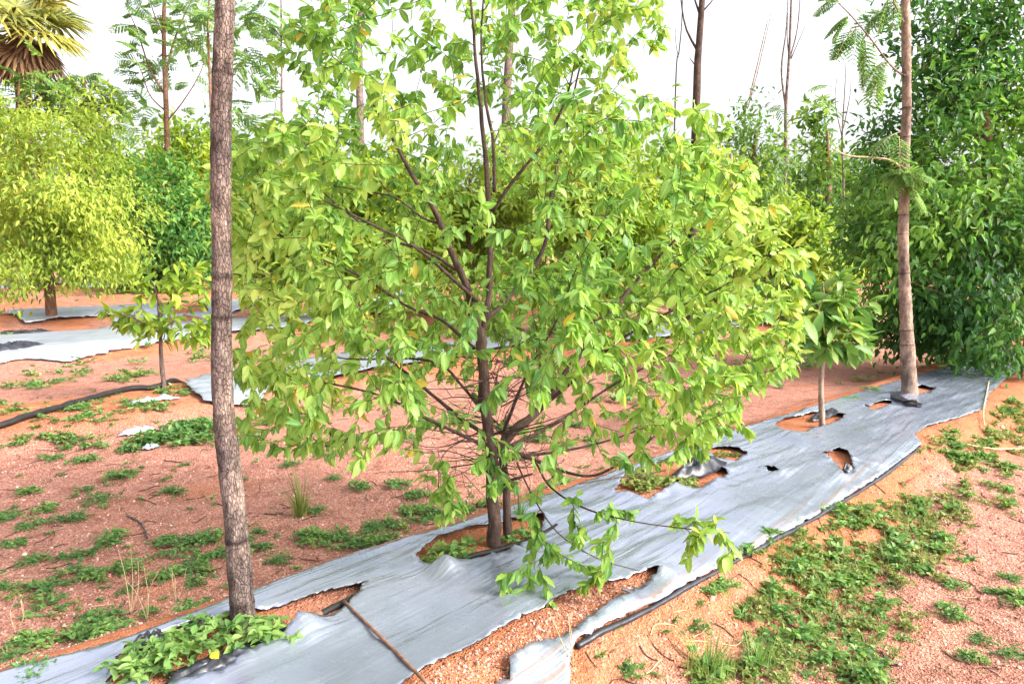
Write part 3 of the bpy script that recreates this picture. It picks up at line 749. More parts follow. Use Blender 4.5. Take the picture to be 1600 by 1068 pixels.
    for i in range(70):                                     # bare dead twigs low on the stems
        j = at(rng.uniform(755, 800), rng.uniform(560, 735), Y0 + .02); a_ = rng.uniform(0, 6.28); l = rng.uniform(.15, .5)
        e = j + np.array([math.cos(a_) * l, math.sin(a_) * l, rng.uniform(-.10, .18)]); m_ = (j + e) / 2 + rng.normal(size=3) * .03
        C = smooth_path([j, m_, e], 8); mb.tube(C, np.linspace(.0035, .0009, len(C)), 4, 1, cap=False)
        for _ in range(2):
            k_ = int(rng.integers(2, 7)); f = C[k_] + rng.normal(size=3) * .09; mb.tube(np.array([C[k_], (C[k_] + f) / 2 + rng.normal(size=3) * .01, f]), [.0018, .0013, .0008], 3, 1, cap=False)
    zc = base[2] + 1.4
    def tint(p, rng):
        return .46 + .8 * float(vnoise(p[0] * 2.2 + 9, p[2] * 2.2 + p[1], 77)) + .10 * (p[2] - zc) * 0 + rng.normal() * .06
    add_leaves(mb, *twig_leaves(ch, rng, 10, .75, .057, .43, .6, tint), mat=0, rng=rng)
    mb.build('crown', [M['leaf_main'], M['bark_dark']], root)
central_tree()

# ---- trunks of the two tall poles
def pole_trunk(pts, rad, root, mat, name='trunk', lump=.22, knots=8, seed=1, k=20):
    rng = np.random.default_rng(seed)
    Q, R = resample(np.array(pts), rad, .012)
    n = len(Q); s = np.arange(n) * .012
    wig = np.stack([vnoise(s * 2.2, s * 0 + seed, 5), vnoise(s * 2.2, s * 0 + seed + 9, 6), np.zeros(n)], 1) * .016
    Q = Q + wig
    bul = np.zeros(n)
    for kz in np.linspace(.2, s[-1], knots) + rng.normal(size=knots) * .09: bul += rng.uniform(.1, 1.1) * (.06 * np.exp(-((s - kz) / .010) ** 2) - .03 * np.exp(-((s - kz - .02) / .012) ** 2))
    R = R * (1 + bul + .10 * vnoise(s * 7, s * 0 + 3, seed) + .45 * np.exp(-s / .045))
    scar = np.clip(.5 + .5 * vnoise(s * 4, s * 0 + 1, seed + 3) - 14 * np.clip(bul - .015, 0, 1), 0, 1)
    mb = MB(); mb.tube(Q, R, k, 0, lump=lump, seed=seed, tint=np.clip(np.repeat(scar, k) + .35 * vnoise(np.tile(np.arange(k) * .9, n), np.repeat(s * 16, k), seed + 4), 0, 1)); o = mb.build(name, M[mat], root)
    return Q, R
def knot_parts(Q, R, root, mat, n, seed):
    rng = np.random.default_rng(seed)
    for i in range(n):
        j = int(rng.uniform(.03, .55) * len(Q)); a_ = rng.uniform(-2.6, -.5); d = np.array([math.cos(a_), math.sin(a_), .5]); d /= np.linalg.norm(d)
        p = Q[j] + d * R[j] * .8
        mb = MB(); mb.tube(np.array([p, p + d * .012, p + d * rng.uniform(.02, .035)]), [.014, .011, .007], 7, 0, lump=.5, seed=i)
        mb.build('branch_stub', M[mat], root)

def frond(mb, p, d, L, rng, n=14, leaf=.10, mat=0, stem=1, tint=.5, up=np.array([0, 0, 1.0]), droop=.6):
    """a feathery leaf: a drooping stalk with side stalks, each a row of narrow leaflets"""
    d = unit(d); q = np.linspace(0, 1, n); pl = unit(up + rng.normal(size=3) * .55)
    C = p + np.outer(q * L, d) + np.outer(-droop * L * q ** 2, up)
    mb.tube(C, np.linspace(.004, .0012, n) * max(1, L / .5), 4, stem, cap=False)
    tg = unit(np.gradient(C, axis=0)); pos, dr, nr, ln = [], [], [], []
    for i in range(2, n):
        sd_ = unit(np.cross(tg[i], pl))
        for s in (-1, 1):
            dd = unit(sd_ * s + tg[i] * .55 - up * .35); w = leaf * math.sin(math.pi * min(.97, .12 + q[i] * .85)) * 1.2
            for z in np.linspace(.12, 1, 5):
                b = C[i] + dd * w * z
                for s2 in (-1, 1):
                    pos.append(b); dr.append(unit(np.cross(dd, up)) * s2 * .7 + dd * .7 - up * .15); nr.append(pl + rng.normal(size=3) * .3); ln.append(w * .42)
    ln = np.array(ln)
    add_leaves(mb, np.array(pos), np.array(dr), np.array(nr), ln, ln * .5, np.clip(tint + rng.normal(size=len(pos)) * .12, 0, 1), mat, [DIAMOND], rng)

def feather_crown(mb, tips, rng, L, per, leaf, tint=.5, n=10):
    for (p, d) in tips:
        for _ in range(per):
            dd = unit(d * .6 + rng.normal(size=3) * .7 + np.array([0, 0, .15]))
            frond(mb, p + rng.normal(size=3) * .02, dd, L * rng.uniform(.7, 1.2), rng, n, leaf, 0, 1, tint + rng.normal() * .15)

b = on_ground(377, 982)
root = empty('tall_tree', b, 'tall rough grey brown trunk rising through the whole picture left of the bushy tree', 'tree')
Y = b[1]
pts = [at(380, 1000, Y), at(373, 900, Y), at(362, 780, Y + .01), at(352, 640, Y + .01), (at(345, 450, Y)), at(343, 250, Y), at(347, 80, Y), at(352, -60, Y), at(356, -400, Y), at(366, -1000, Y + .05), at(372, -1700, Y)]
Q, R = pole_trunk(pts, [.045, .038, .035, .033, .031, .0295, .0285, .028, .025, .02, .011], root, 'bark_grey', knots=26, seed=4, lump=.12)
rng = np.random.default_rng(8); mb = MB(); tips = []
for i in range(16):
    j = int(len(Q) * rng.uniform(.72, .99)); a_ = rng.uniform(0, 6.28); d = np.array([math.cos(a_), math.sin(a_), .5]); e = Q[j] + d * rng.uniform(.4, .9)
    mb.tube(smooth_path([Q[j], (Q[j] + e) / 2 + [0, 0, .05], e], 8), np.linspace(.009, .004, 9), 5, 1); tips.append((e, d))
feather_crown(mb, tips, rng, .45, 3, .10)
mb.build('crown', [M['leaf_pale'], M['bark_grey']], root)

b = on_ground(1420, 619)
root = empty('slim_tree', b, 'tall slim tan trunk standing on the silver sheet before the dense dark tree', 'tree')
Y = b[1]
pts = [at(1421, 626, Y), at(1418, 560, Y), at(1414, 470, Y), at(1410, 380, Y), at(1413, 280, Y), at(1416, 180, Y), at(1415, 80, Y), at(1414, 0, Y), at(1416, -200, Y), at(1420, -500, Y)]
Q, R = pole_trunk(pts, [.072, .056, .045, .041, .039, .037, .036, .035, .028, .017], root, 'bark_tan', knots=20, seed=9, lump=.14)
knot_parts(Q, R, root, 'bark_tan', 5, 12)
rng = np.random.default_rng(18)
mb = MB(); mb.tube(smooth_path([at(1408, 262, Y), at(1390, 250, Y - .05), at(1360, 246, Y - .1), at(1325, 243, Y - .15), at(1300, 232, Y - .2)], 20), np.linspace(.011, .005, 21), 6, 0); mb.build('branch', M['stalk'], root)
mb = MB(); mb.tube(smooth_path([at(1413, 120, Y), at(1390, 100, Y - .1), at(1360, 60, Y - .2), at(1330, 25, Y - .3), at(1310, 5, Y - .3)], 20), np.linspace(.010, .004, 21), 6, 0); mb.build('branch', M['bark_tan'], root)
mb = MB(); mb.tube(smooth_path([at(1414, 40, Y), at(1400, 10, Y - .1), at(1385, -30, Y - .2)], 12), np.linspace(.012, .004, 13), 6, 0); mb.build('branch', M['bark_tan'], root)
mb = MB()
for (p, q, L, t) in [((1312, 8), (-.9, -.2, .1), .42, .3), ((1325, 22), (-.8, -.3, -.5), .40, .4), ((1340, 45), (-.5, -.3, -.8), .40, .4), ((1350, 58), (-.2, -.3, -1), .36, .4), ((1330, 60), (-1, 0, -.1), .34, .2),
                     ((1385, 95), (-.9, -.3, -.3), .42, .5), ((1380, 110), (-.4, -.2, -.9), .42, .6), 
                     ((1412, 215), (-.6, -.3, -.5), .5, .6), ((1412, 270), (-.7, -.4, -.5), .30, .6), ((1414, 275), (.5, -.4, -.6), .30, .65), ((1412, 265), (-.2, -.5, -.2), .34, .6), ((1416, 270), (.7, -.3, -.2), .36, .6), ((1395, 5), (-.7, -.2, -.4), .4, .4), ((1385, -10), (-.3, -.2, -1), .35, .3),
                     ((1410, 260), (-.6, -.5, .6), .33, .55)]:
    [frond(mb, at(p[0] + rng.normal() * 5, p[1] + rng.normal() * 5, Y - .05), np.array(q, float) + rng.normal(size=3) * .3, L * rng.uniform(.5, .85), rng, 13, .075, 0, 1, t + rng.normal() * .1) for _ in range(2)]
for i in range(10):
    j = int(len(Q) * rng.uniform(.85, .99)); a_ = rng.uniform(0, 6.28)
    frond(mb, Q[j], np.array([math.cos(a_), math.sin(a_), .3]), .6, rng, 14, .11, 0, 1, .5)
mb.build('crown', [M['leaf_pale'], M['stalk']], root)

# ---- small saplings
def sapling(basepx, name_label, limbs, targets, spread, n, rngs, leafmat, ln, trunk_r, bark, sag=.1, per=7):
    rng = np.random.default_rng(rngs); b = on_ground(*basepx); Y = b[1]
    root = empty('sapling', b, name_label, 'sapling'); sk = Skeleton()
    for i, (pts, r) in enumerate(limbs):
        W = np.array([at(px, py, Y + dy) for px, py, dy in pts]);
        if i == 0: W[0] = b - np.array([0, 0, .03])
        Q, R = resample(W, r, .04); sk.seed(Q, R); mb = MB(); Q2, R2 = resample(W, r, .02); mb.tube(Q2, R2, 9, 0, lump=.25, seed=i); mb.build('trunk' if i == 0 else 'branch', M[bark], root)
    T = []
    for (px, py, rx, ry, k) in targets:
        c = at(px, py, Y)
        for _ in range(k):
            q = rng.normal(size=3) * .5; T.append(c + np.array([q[0] * rx, q[1] * (rx + ry) * .7, q[2] * ry]) / F_PX * np.linalg.norm(c))
    ch = sk.grow(np.array(T), rng, b, sag=sag, step=.06, r_tip=.0015); mb = MB()
    for C, R, tg in ch: mb.tube(C, R, 4, 1, cap=False)
    add_leaves(mb, *twig_leaves(ch, rng, per, .8, ln, .36, spread, lambda p, r: .5 + r.normal() * .2), mat=0, rng=rng)
    mb.build('crown', [M[leafmat], M[bark]], root)
sapling((1285, 668), 'young sapling with grey stem and drooping leaves in a soil hole in the sheet',
        [([(1285, 668, 0), (1283, 600, 0), (1287, 540, 0), (1290, 490, 0), (1285, 440, 0)], [.026, .020, .017, .012, .005]),
         ([(1287, 545, 0), (1320, 500, -.1), (1345, 470, -.15)], [.010, .008, .003]), ([(1287, 540, 0), (1250, 500, .1), (1225, 470, .1)], [.010, .007, .003]), ([(1288, 520, 0), (1280, 480, -.2), (1300, 450, -.3)], [.009, .006, .003])],
        [(1290, 470, 60, 45, 24), (1330, 490, 35, 45, 16), (1250, 480, 45, 50, 16), (1300, 530, 45, 22, 12), (1230, 440, 40, 30, 10), (1340, 540, 18, 14, 4)], .5, 0, 31, 'leaf_sap', .17, .02, 'bark_tan', per=7)
sapling((257, 606), 'thin young sapling with yellowish tufts beside the black pipe at the left',
        [([(257, 606, 0), (252, 560, 0), (250, 510, 0), (245, 460, 0), (232, 430, 0)], [.024, .02, .017, .012, .005]),
         ([(250, 520, 0), (215, 500, -.2), (190, 490, -.2)], [.010, .007, .003]), ([(250, 515, 0), (290, 490, 0), (310, 470, 0)], [.010, .007, .003]), ([(249, 500, 0), (275, 450, .2), (285, 425, .2)], [.010, .006, .003])],
        [(228, 445, 24, 30, 10), (195, 500, 34, 24, 14), (250, 505, 55, 22, 18), (300, 470, 34, 44, 18), (275, 430, 34, 26, 12), (310, 510, 28, 26, 12)], .3, 0, 33, 'leaf_lime', .13, .02, 'bark_grey', per=7)

# ---- generic leafy tree: trunk, limbs, uneven crown of leaf sprays
def leafy_tree(name, label, base, trunk_r, blobs, n_spray, leaf, leafmat, bark, seed, per=9, wd=.42, group=None, cat='tree', trunk_top=None, droop=.5, tint0=.45, sag=.1, r_sp=.25, lean=0.0, temps=LEAF_LO, hollow=.55, shrub=False):
    rng = np.random.default_rng(seed); base = np.asarray(base, float)
    root = empty(name, base, label, cat, group); sk = Skeleton()
    C = np.array([b_[0] for b_ in blobs]); Rr = np.array([b_[1] for b_ in blobs])
    top = C[:, 2].max() if trunk_top is None else trunk_top; cx = C[:, 0].mean(); cy = C[:, 1].mean()
    W = np.array([base - [0, 0, .05], base + [lean * .2, 0, (top - base[2]) * .3], [base[0] * .6 + cx * .4, base[1] * .6 + cy * .4, base[2] + (top - base[2]) * .65], [cx, cy, top]])
    Q, R = resample(W, [trunk_r * 1.25, trunk_r, trunk_r * .7, trunk_r * .25], max(.1, (top - base[2]) / 40)); sk.seed(Q, R)
    mb = MB(); mb.tube(Q, R, 9, 0, lump=.2, seed=seed); mb.build('trunk', M[bark], root)
    T = []; TC = []
    wts = Rr.prod(axis=1) ** .67; wts = wts / wts.sum()
    while len(T) < n_spray:
        i = rng.choice(len(blobs), p=wts); d = unit(rng.normal(size=3)); r = rng.uniform(hollow, 1.0) ** .8
        bump = 1 + .85 * float(vnoise(d[0] * 2.5 + i * 7 + seed, d[2] * 2.5 + d[1] * 1.7, seed))
        c = C[i] + d * Rr[i] * r * bump; k = int(rng.integers(4, 14)); tc = rng.normal() * .16
        ext = Rr[i].mean() * rng.uniform(.10, .22)
        for q in range(k):
            T.append(c + rng.normal(size=3) * ext * [1, 1, .7] + d * ext * rng.uniform(-.3, 2.4) * (1 if q % 3 else .3)); TC.append(tc)
    T = np.array(T); TC = np.array(TC); kk = T[:, 2] > base[2] + .15; T = T[kk]; TC = TC[kk]
    ch = sk.grow(T, rng, base + [0, 0, (top - base[2]) * .4], sag=sag, step=max(.25, r_sp), r_tip=leaf * .018, wob=.15)
    mb = MB()
    for Cc, R_, tg in ch: mb.tube(Cc, R_, 4, 1, cap=False)
    n = len(T) * per; pos = np.repeat(T, per, 0) + rng.normal(size=(n, 3)) * r_sp * .5
    ctr = np.array([cx, cy, C[:, 2].mean()])
    d = unit(pos - ctr) * .6 + rng.normal(size=(n, 3)) * .6 + np.array([0, 0, -droop])
    nr = unit(pos - ctr) * .5 + np.array([0, 0, .8]) + rng.normal(size=(n, 3)) * .5
    ln = leaf * rng.uniform(.6, 1.25, n); sp = np.repeat(TC + rng.normal(size=len(T)) * .08, per)
    cl = 1.1 * vnoise(pos[:, 0] * 1.3 + seed, pos[:, 2] * 1.3 + pos[:, 1] * .6, 90)
    tint = np.clip(tint0 + cl * .5 + sp + rng.normal(size=n) * .12, 0, 1)
    add_leaves(mb, pos, d, nr, ln, ln * wd, tint, 0, temps, rng)
    mb.build('crown', [M[leafmat], M[bark]], root)
    return root

def blob(px, py, Y, rx, ry, dep=None):         # ellipsoid given by its outline at distance Y
    c = at(px, py, Y); k = Y / F_PX * 1.0
    return (c, np.array([rx * k, (dep if dep else rx * k), ry * k]))

# big dense dark tree at the right
b = np.array([*from_uv(9.9, 2.3), 0.]); b[2] = float(ground(b[0], b[1])); Y = b[1]
leafy_tree('dense_tree', 'big dense dark green tree at the right end of the silver sheet', b, .10,
    [blob(1465, 400, Y - .4, 110, 140), blob(1425, 330, Y, 85, 120), blob(1530, 220, Y, 120, 190), blob(1580, 430, Y - .5, 110, 150), blob(1490, 80, Y, 75, 130), blob(1600, 60, Y, 80, 150), blob(1680, 300, Y, 120, 240),
     blob(1435, 500, Y - .2, 70, 60), blob(1590, 550, Y - 1.0, 60, 45), blob(1700, 520, Y, 90, 90), blob(1372, 330, Y + .3, 48, 70), blob(1385, 450, Y, 50, 80), blob(1440, 520, Y + .3, 90, 60), blob(1520, 540, Y + .4, 90, 50), blob(1420, 225, Y + .4, 50, 70)],
    2500, .105, 'leaf_deep', 'bark_red', 51, per=11, r_sp=.26, trunk_top=3.6, tint0=.5, hollow=.3)

# golden green tree at the left
b = on_ground(82, 507); Y = b[1]
leafy_tree('golden_tree', 'full yellow green tree with low crown at the far left', b, .085,
    [blob(90, 300, Y, 100, 110), blob(20, 330, Y - .3, 95, 100), blob(150, 360, Y - .3, 60, 85), blob(70, 230, Y, 75, 65), blob(-20, 260, Y, 80, 90), blob(40, 410, Y - .4, 95, 60), blob(130, 420, Y - .4, 55, 45)],
    1250, .115, 'leaf_yellow', 'bark_red', 52, per=14, wd=.36, r_sp=.30, tint0=.5, trunk_top=3.4, hollow=.35, droop=.7)
# dark shrub tree
b = on_ground(272, 462); Y = b[1]
leafy_tree('dark_shrub_tree', 'rounded dark green bushy tree between the golden tree and the grey trunk', b, .12,
    [blob(262, 340, Y, 75, 80), blob(215, 390, Y, 50, 55), blob(310, 370, Y, 50, 75), blob(270, 410, Y - .5, 80, 40), blob(240, 290, Y, 45, 40)],
    1000, .21, 'leaf_deep', 'bark_red', 53, per=12, r_sp=.55, tint0=.6)
# lime trees of the rows behind
def row_tree(px, Y, w, top, bot, mat, label, seed, n=620, leaf=.17, bark='bark_red', tint0=.5, per=10, hollow=.4):
    x = (px - 800) / F_PX * Y; b = np.array([x, Y, float(ground(x, Y))])
    mid = (top + bot) / 2; h = (bot - top) / 2; r = np.random.default_rng(seed)
    bl = [blob(px, mid, Y, w * .8, h * .85)]
    for i in range(7): bl.append(blob(px + r.uniform(-.6, .6) * w, mid + r.uniform(-.6, .6) * h, Y + r.uniform(-.4, .4), w * r.uniform(.35, .5), h * r.uniform(.3, .45)))
    leafy_tree('bushy_tree', label, b, .05 + .004 * Y, bl, n, leaf, mat, bark, seed, per=per, r_sp=max(.34, leaf * 1.6), tint0=tint0, hollow=hollow)
row_tree(420, 15, 80, 190, 460, 'leaf_lime', 'lime green bushy tree just right of the grey trunk behind the main tree', 61)
row_tree(560, 13.5, 120, 200, 500, 'leaf_lime', 'lime tree hidden behind the left half of the central crown', 62, n=800)
row_tree(935, 13, 125, 180, 480, 'leaf_lime', 'lime tree hidden behind the right half of the central crown', 63, n=800)
row_tree(735, 15, 120, 210, 480, 'leaf_yellow', 'yellowish tree glimpsed straight behind the forked trunk', 64, n=700)
row_tree(1095, 15, 80, 240, 480, 'leaf_lime', 'lime tree showing at the right flank of the central crown', 60, n=500)
row_tree(1255, 14, 75, 330, 470, 'leaf_lime', 'low yellow green bush between the sapling and the slim trunk', 65)
row_tree(1165, 18, 66, 125, 420, 'leaf_mid', 'sparse small tree with airy crown right of the central crown', 66, n=270, leaf=.17, per=8, hollow=.2)
row_tree(1290, 20, 42, 150, 430, 'leaf_mid', 'thin greyish green tree left of the dense dark tree', 67, n=150, leaf=.24, per=8)
row_tree(1060, 20, 90, 300, 440, 'leaf_mid', 'mid green bush far behind the right of the central crown', 68, leaf=.3)
far = [(-40, 30, 90, 300, 430, 'leaf_mid', 'mid green tree past the left edge behind the golden tree'), (150, 32, 55, 240, 425, 'leaf_mid', 'olive green tree behind the right flank of the golden tree'),
       (225, 34, 55, 225, 425, 'leaf_lime', 'light green tree over the dark shrub tree'), (305, 30, 48, 230, 425, 'leaf_lime', 'pale yellow tree just left of the grey trunk'), (370, 34, 55, 215, 425, 'leaf_mid', 'mid green tree just right of the grey trunk in the far hedge'),
       (480, 36, 60, 235, 425, 'leaf_mid', 'far hedge tree left of the central crown'), (620, 36, 80, 270, 425, 'leaf_lime', 'far hedge tree seen between the left branches'), (790, 38, 90, 270, 420, 'leaf_mid', 'far hedge tree straight behind the main stem'), (960, 36, 90, 280, 420, 'leaf_lime', 'far hedge tree seen between the right branches'),
       (1120, 34, 70, 270, 425, 'leaf_lime', 'far yellow green hedge tree below the sparse small tree'), (1230, 36, 60, 270, 425, 'leaf_mid', 'far hedge tree below the bare thin tree'), (1340, 34, 60, 280, 425, 'leaf_mid', 'far hedge tree behind the slim tan trunk'), (1460, 32, 90, 280, 430, 'leaf_mid', 'far hedge tree behind the dense dark tree'), (1600, 32, 90, 270, 430, 'leaf_mid', 'far hedge tree at the right edge behind the dense tree')]
for i, (px, Y, w, t, b_, m, lab) in enumerate(far): row_tree(px, Y, w * 1.15, t - 45, b_ + 12, m, lab, 80 + i, n=460, leaf=.36, per=10, tint0=.5)

# ---- tall feathery trees and bare tall trees
def tall_tree(name, label, px_pts, Y, r, bark, limbs, fronds=None, seed=1, cat='tree', leafmat='leaf_pale', fl=.9, per=3, lf=.26, tint=.5, foot=None):
    rng = np.random.default_rng(seed)
    x0 = at(px_pts[0][0], px_pts[0][1], Y); b = np.array([x0[0], x0[1], float(ground(x0[0], x0[1]))])
    root = empty(name, b, label, cat)
    W = [b - [0, 0, .05]] + [at(p[0], p[1], Y) for p in px_pts]
    Q, R = resample(np.array(W), r, .15); mb = MB(); mb.tube(Q, R, 9, 0, lump=.15, seed=seed); mb.build('trunk', M[bark], root)
    tips = []
    for pts, lr in limbs:
        W = np.array([at(p[0], p[1], Y + (p[2] if len(p) > 2 else 0)) for p in pts]); Qb, Rb = resample(W, lr, .15)
        mb = MB(); mb.tube(Qb, Rb, 6, 0, lump=.15); mb.build('branch', M[bark], root); d = unit(Qb[-1] - Qb[-2])
        tips.append((Qb[-1], d)); tips.append((Qb[len(Qb) // 2], d)); tips.append((Qb[3 * len(Qb) // 4], d))
    if fronds is not None:
        mb = MB()
        for px, py, n in fronds:
            for _ in range(n):
                p = at(px + rng.normal() * 14, py + rng.normal() * 14, Y + rng.normal() * .4)
                frond(mb, p, rand_dirs(1, rng)[0] * np.array([1, 1, .8]) + [0, 0, .45], fl * rng.uniform(.6, 1.2), rng, 9, lf, 0, 1, tint + rng.normal() * .18)
        feather_crown(mb, tips, rng, fl, per, lf, tint, 9)
        mb.build('crown', [M[leafmat], M[bark]], root)
    return root
tall_tree('feathery_tree', 'tall slender tree with feathery leaves and orange trunk above the dark shrub tree', [(263, 260), (259, 150), (256, 60), (258, -40), (262, -140)], 26, [.11, .10, .09, .08, .055, .025], 'bark_red',
    [([(259, 150), (235, 110), (215, 50), (195, 5)], [.04, .03, .02, .01]), ([(258, 120), (270, 70), (290, 20), (310, -20)], [.04, .03, .02, .01]), ([(260, 175), (235, 150), (220, 110), (205, 80)], [.03, .02, .015, .01]), ([(261, 190), (285, 160), (310, 120), (325, 80)], [.03, .02, .015, .01]), ([(257, 60), (240, 20), (230, -20)], [.03, .02, .01])],
    [(200, 20, 3), (225, 60, 4), (250, 30, 5), (285, 25, 5), (215, 105, 4), (240, 90, 4), (275, 70, 4), (215, 150, 4), (240, 180, 4), (265, 110, 3), (300, 60, 3), (235, 210, 4), (300, 190, 3), (330, 30, 3)], 71, lf=.24, fl=.85, per=2)
tall_tree('feathery_tree', 'small bluish green feathery tree between the palm and the slender tree', [(143, 250), (138, 190), (132, 120)], 28, [.10, .09, .07, .03], 'bark_red',
    [([(140, 200), (120, 165), (112, 140)], [.04, .03, .01]), ([(139, 190), (160, 160), (170, 140)], [.04, .03, .01])],
    [(120, 150, 9), (150, 155, 9), (130, 175, 9), (110, 190, 8), (165, 185, 9), (145, 200, 9), (132, 130, 6), (185, 195, 8), (195, 170, 6), (95, 175, 6)], 72, leafmat='leaf_pale', lf=.26, fl=1.1)
tall_tree('feathery_tree', 'green feathery tree under the palm at the top left', [(30, 260), (28, 180), (30, 130)], 23, [.12, .10, .08, .03], 'bark_red',
    [([(28, 190), (60, 150), (85, 140)], [.04, .03, .01]), ([(28, 190), (0, 160), (-30, 150)], [.04, .03, .01])],
    [(10, 150, 8), (50, 145, 8), (75, 165, 7), (-20, 165, 6), (30, 180, 6), (60, 125, 4), (90, 190, 4)], 73, leafmat='leaf_mid', lf=.24, fl=1.0)
tall_tree('feathery_tree', 'thin trunk with sparse feathery sprays just right of the grey trunk', [(441, 220), (440, 100), (439, -30)], 24, [.05, .045, .035, .02], 'bark_grey',
    [([(440, 120), (415, 90), (385, 80)], [.02, .015, .008]), ([(440, 60), (415, 30), (380, 15)], [.02, .015, .008])],
    [(395, 20, 6), (420, 35, 4), (385, 45, 4), (372, 100, 4), (400, 130, 4), (385, 170, 4), (375, 75, 3)], 74, lf=.26, fl=1.0, per=2, leafmat='leaf_pale')
tall_tree('feathery_tree', 'leaning thin orange tree close behind the grey trunk', [(331, 200), (327, 100), (325, 30), (330, -30)], 22, [.05, .05, .045, .035, .02], 'bark_red',
    [([(328, 110), (300, 60), (290, 30)], [.02, .015, .008])], [(310, 20, 5), (325, 40, 4), (300, 5, 4)], 75, lf=.24, fl=.9, per=2)
def bare(label, pts, Y, r, bark, limbs, seed, tips=None, leafmat='leaf_mid'): tall_tree('bare_tree', label, pts, Y, r, bark, limbs, tips, seed, fl=.5, per=0, lf=.12, leafmat=leafmat)
bare('dark bare trunk forking near the top edge right of the central crown', [(1089, 135), (1092, 75), (1097, 0), (1100, -60)], 13, [.09, .085, .075, .06, .045], 'bark_dark',
     [([(1089, 78), (1072, 45), (1064, 0), (1062, -40)], [.022, .016, .012, .008]), ([(1094, 25), (1086, 5), (1084, -30)], [.02, .014, .008]), ([(1096, 20), (1110, 5), (1122, -12)], [.016, .012, .006]), ([(1090, 108), (1083, 98), (1077, 90)], [.014, .01, .005])], 76)
bare('thin bare tree with upright whippy branches against the white sky', [(1227, 262), (1228, 170), (1233, 90), (1236, 10), (1238, -60)], 19, [.07, .065, .05, .04, .03, .015], 'bark_grey',
     [([(1228, 170), (1221, 110), (1228, 50), (1232, -20)], [.028, .022, .016, .008]), ([(1234, 92), (1245, 50), (1250, 0), (1250, -30)], [.022, .016, .012, .006]), ([(1233, 90), (1230, 60), (1231, 20)], [.016, .012, .006]), ([(1236, 92), (1252, 55), (1262, 30)], [.014, .01, .005])], 77, [(1222, 175, 2), (1224, 230, 3)])
bare('tall brown trunk rising behind the middle of the central crown', [(790, 240), (792, 150), (797, 60), (801, 0), (806, -80)], 16.5, [.12, .115, .11, .10, .085, .06], 'bark_grey',
     [([(793, 150), (780, 100), (776, 60)], [.018, .012, .006])], 78)
bare('short seen grey trunk above the upper left of the central crown', [(561, 100), (563, 50), (565, 0), (567, -60)], 14, [.08, .075, .07, .065, .05], 'bark_grey',
     [([(563, 45), (552, 15), (548, -15)], [.016, .012, .006]), ([(565, 35), (576, 5), (580, -25)], [.016, .012, .006])], 79)
bare('pair of thin leaning whips against the sky right of the dark bare trunk', [(1163, 200), (1172, 150), (1186, 90), (1200, 30)], 20, [.035, .032, .026, .02, .01], 'bark_tan',
     [([(1168, 170), (1182, 120), (1196, 60), (1205, 20)], [.016, .014, .012, .008])], 93)
bare('thin dark whip left of the dark bare trunk', [(1056, 130), (1060, 90), (1065, 40), (1067, -20)], 15, [.022, .02, .018, .014, .008], 'bark_dark', [([(1060, 90), (1055, 60), (1057, 35)], [.008, .006, .004])], 94)
bare('pale trunk standing in the sparse small tree', [(1144, 330), (1144, 290), (1143, 262), (1142, 240)], 15, [.07, .06, .055, .05, .03], 'bark_tan', [([(1143, 265), (1136, 245), (1132, 232)], [.016, .012, .006])], 95)
bare('thin bare grey sapling left of the dense dark tree', [(1318, 330), (1316, 220), (1320, 140), (1322, 95)], 16, [.03, .026, .022, .016, .006], 'bark_grey', [([(1317, 220), (1305, 160), (1308, 120)], [.012, .009, .005]), ([(1318, 200), (1328, 150), (1330, 120)], [.012, .009, .005])], 96, [(1300, 150, 3), (1290, 170, 3)], 'leaf_pale')

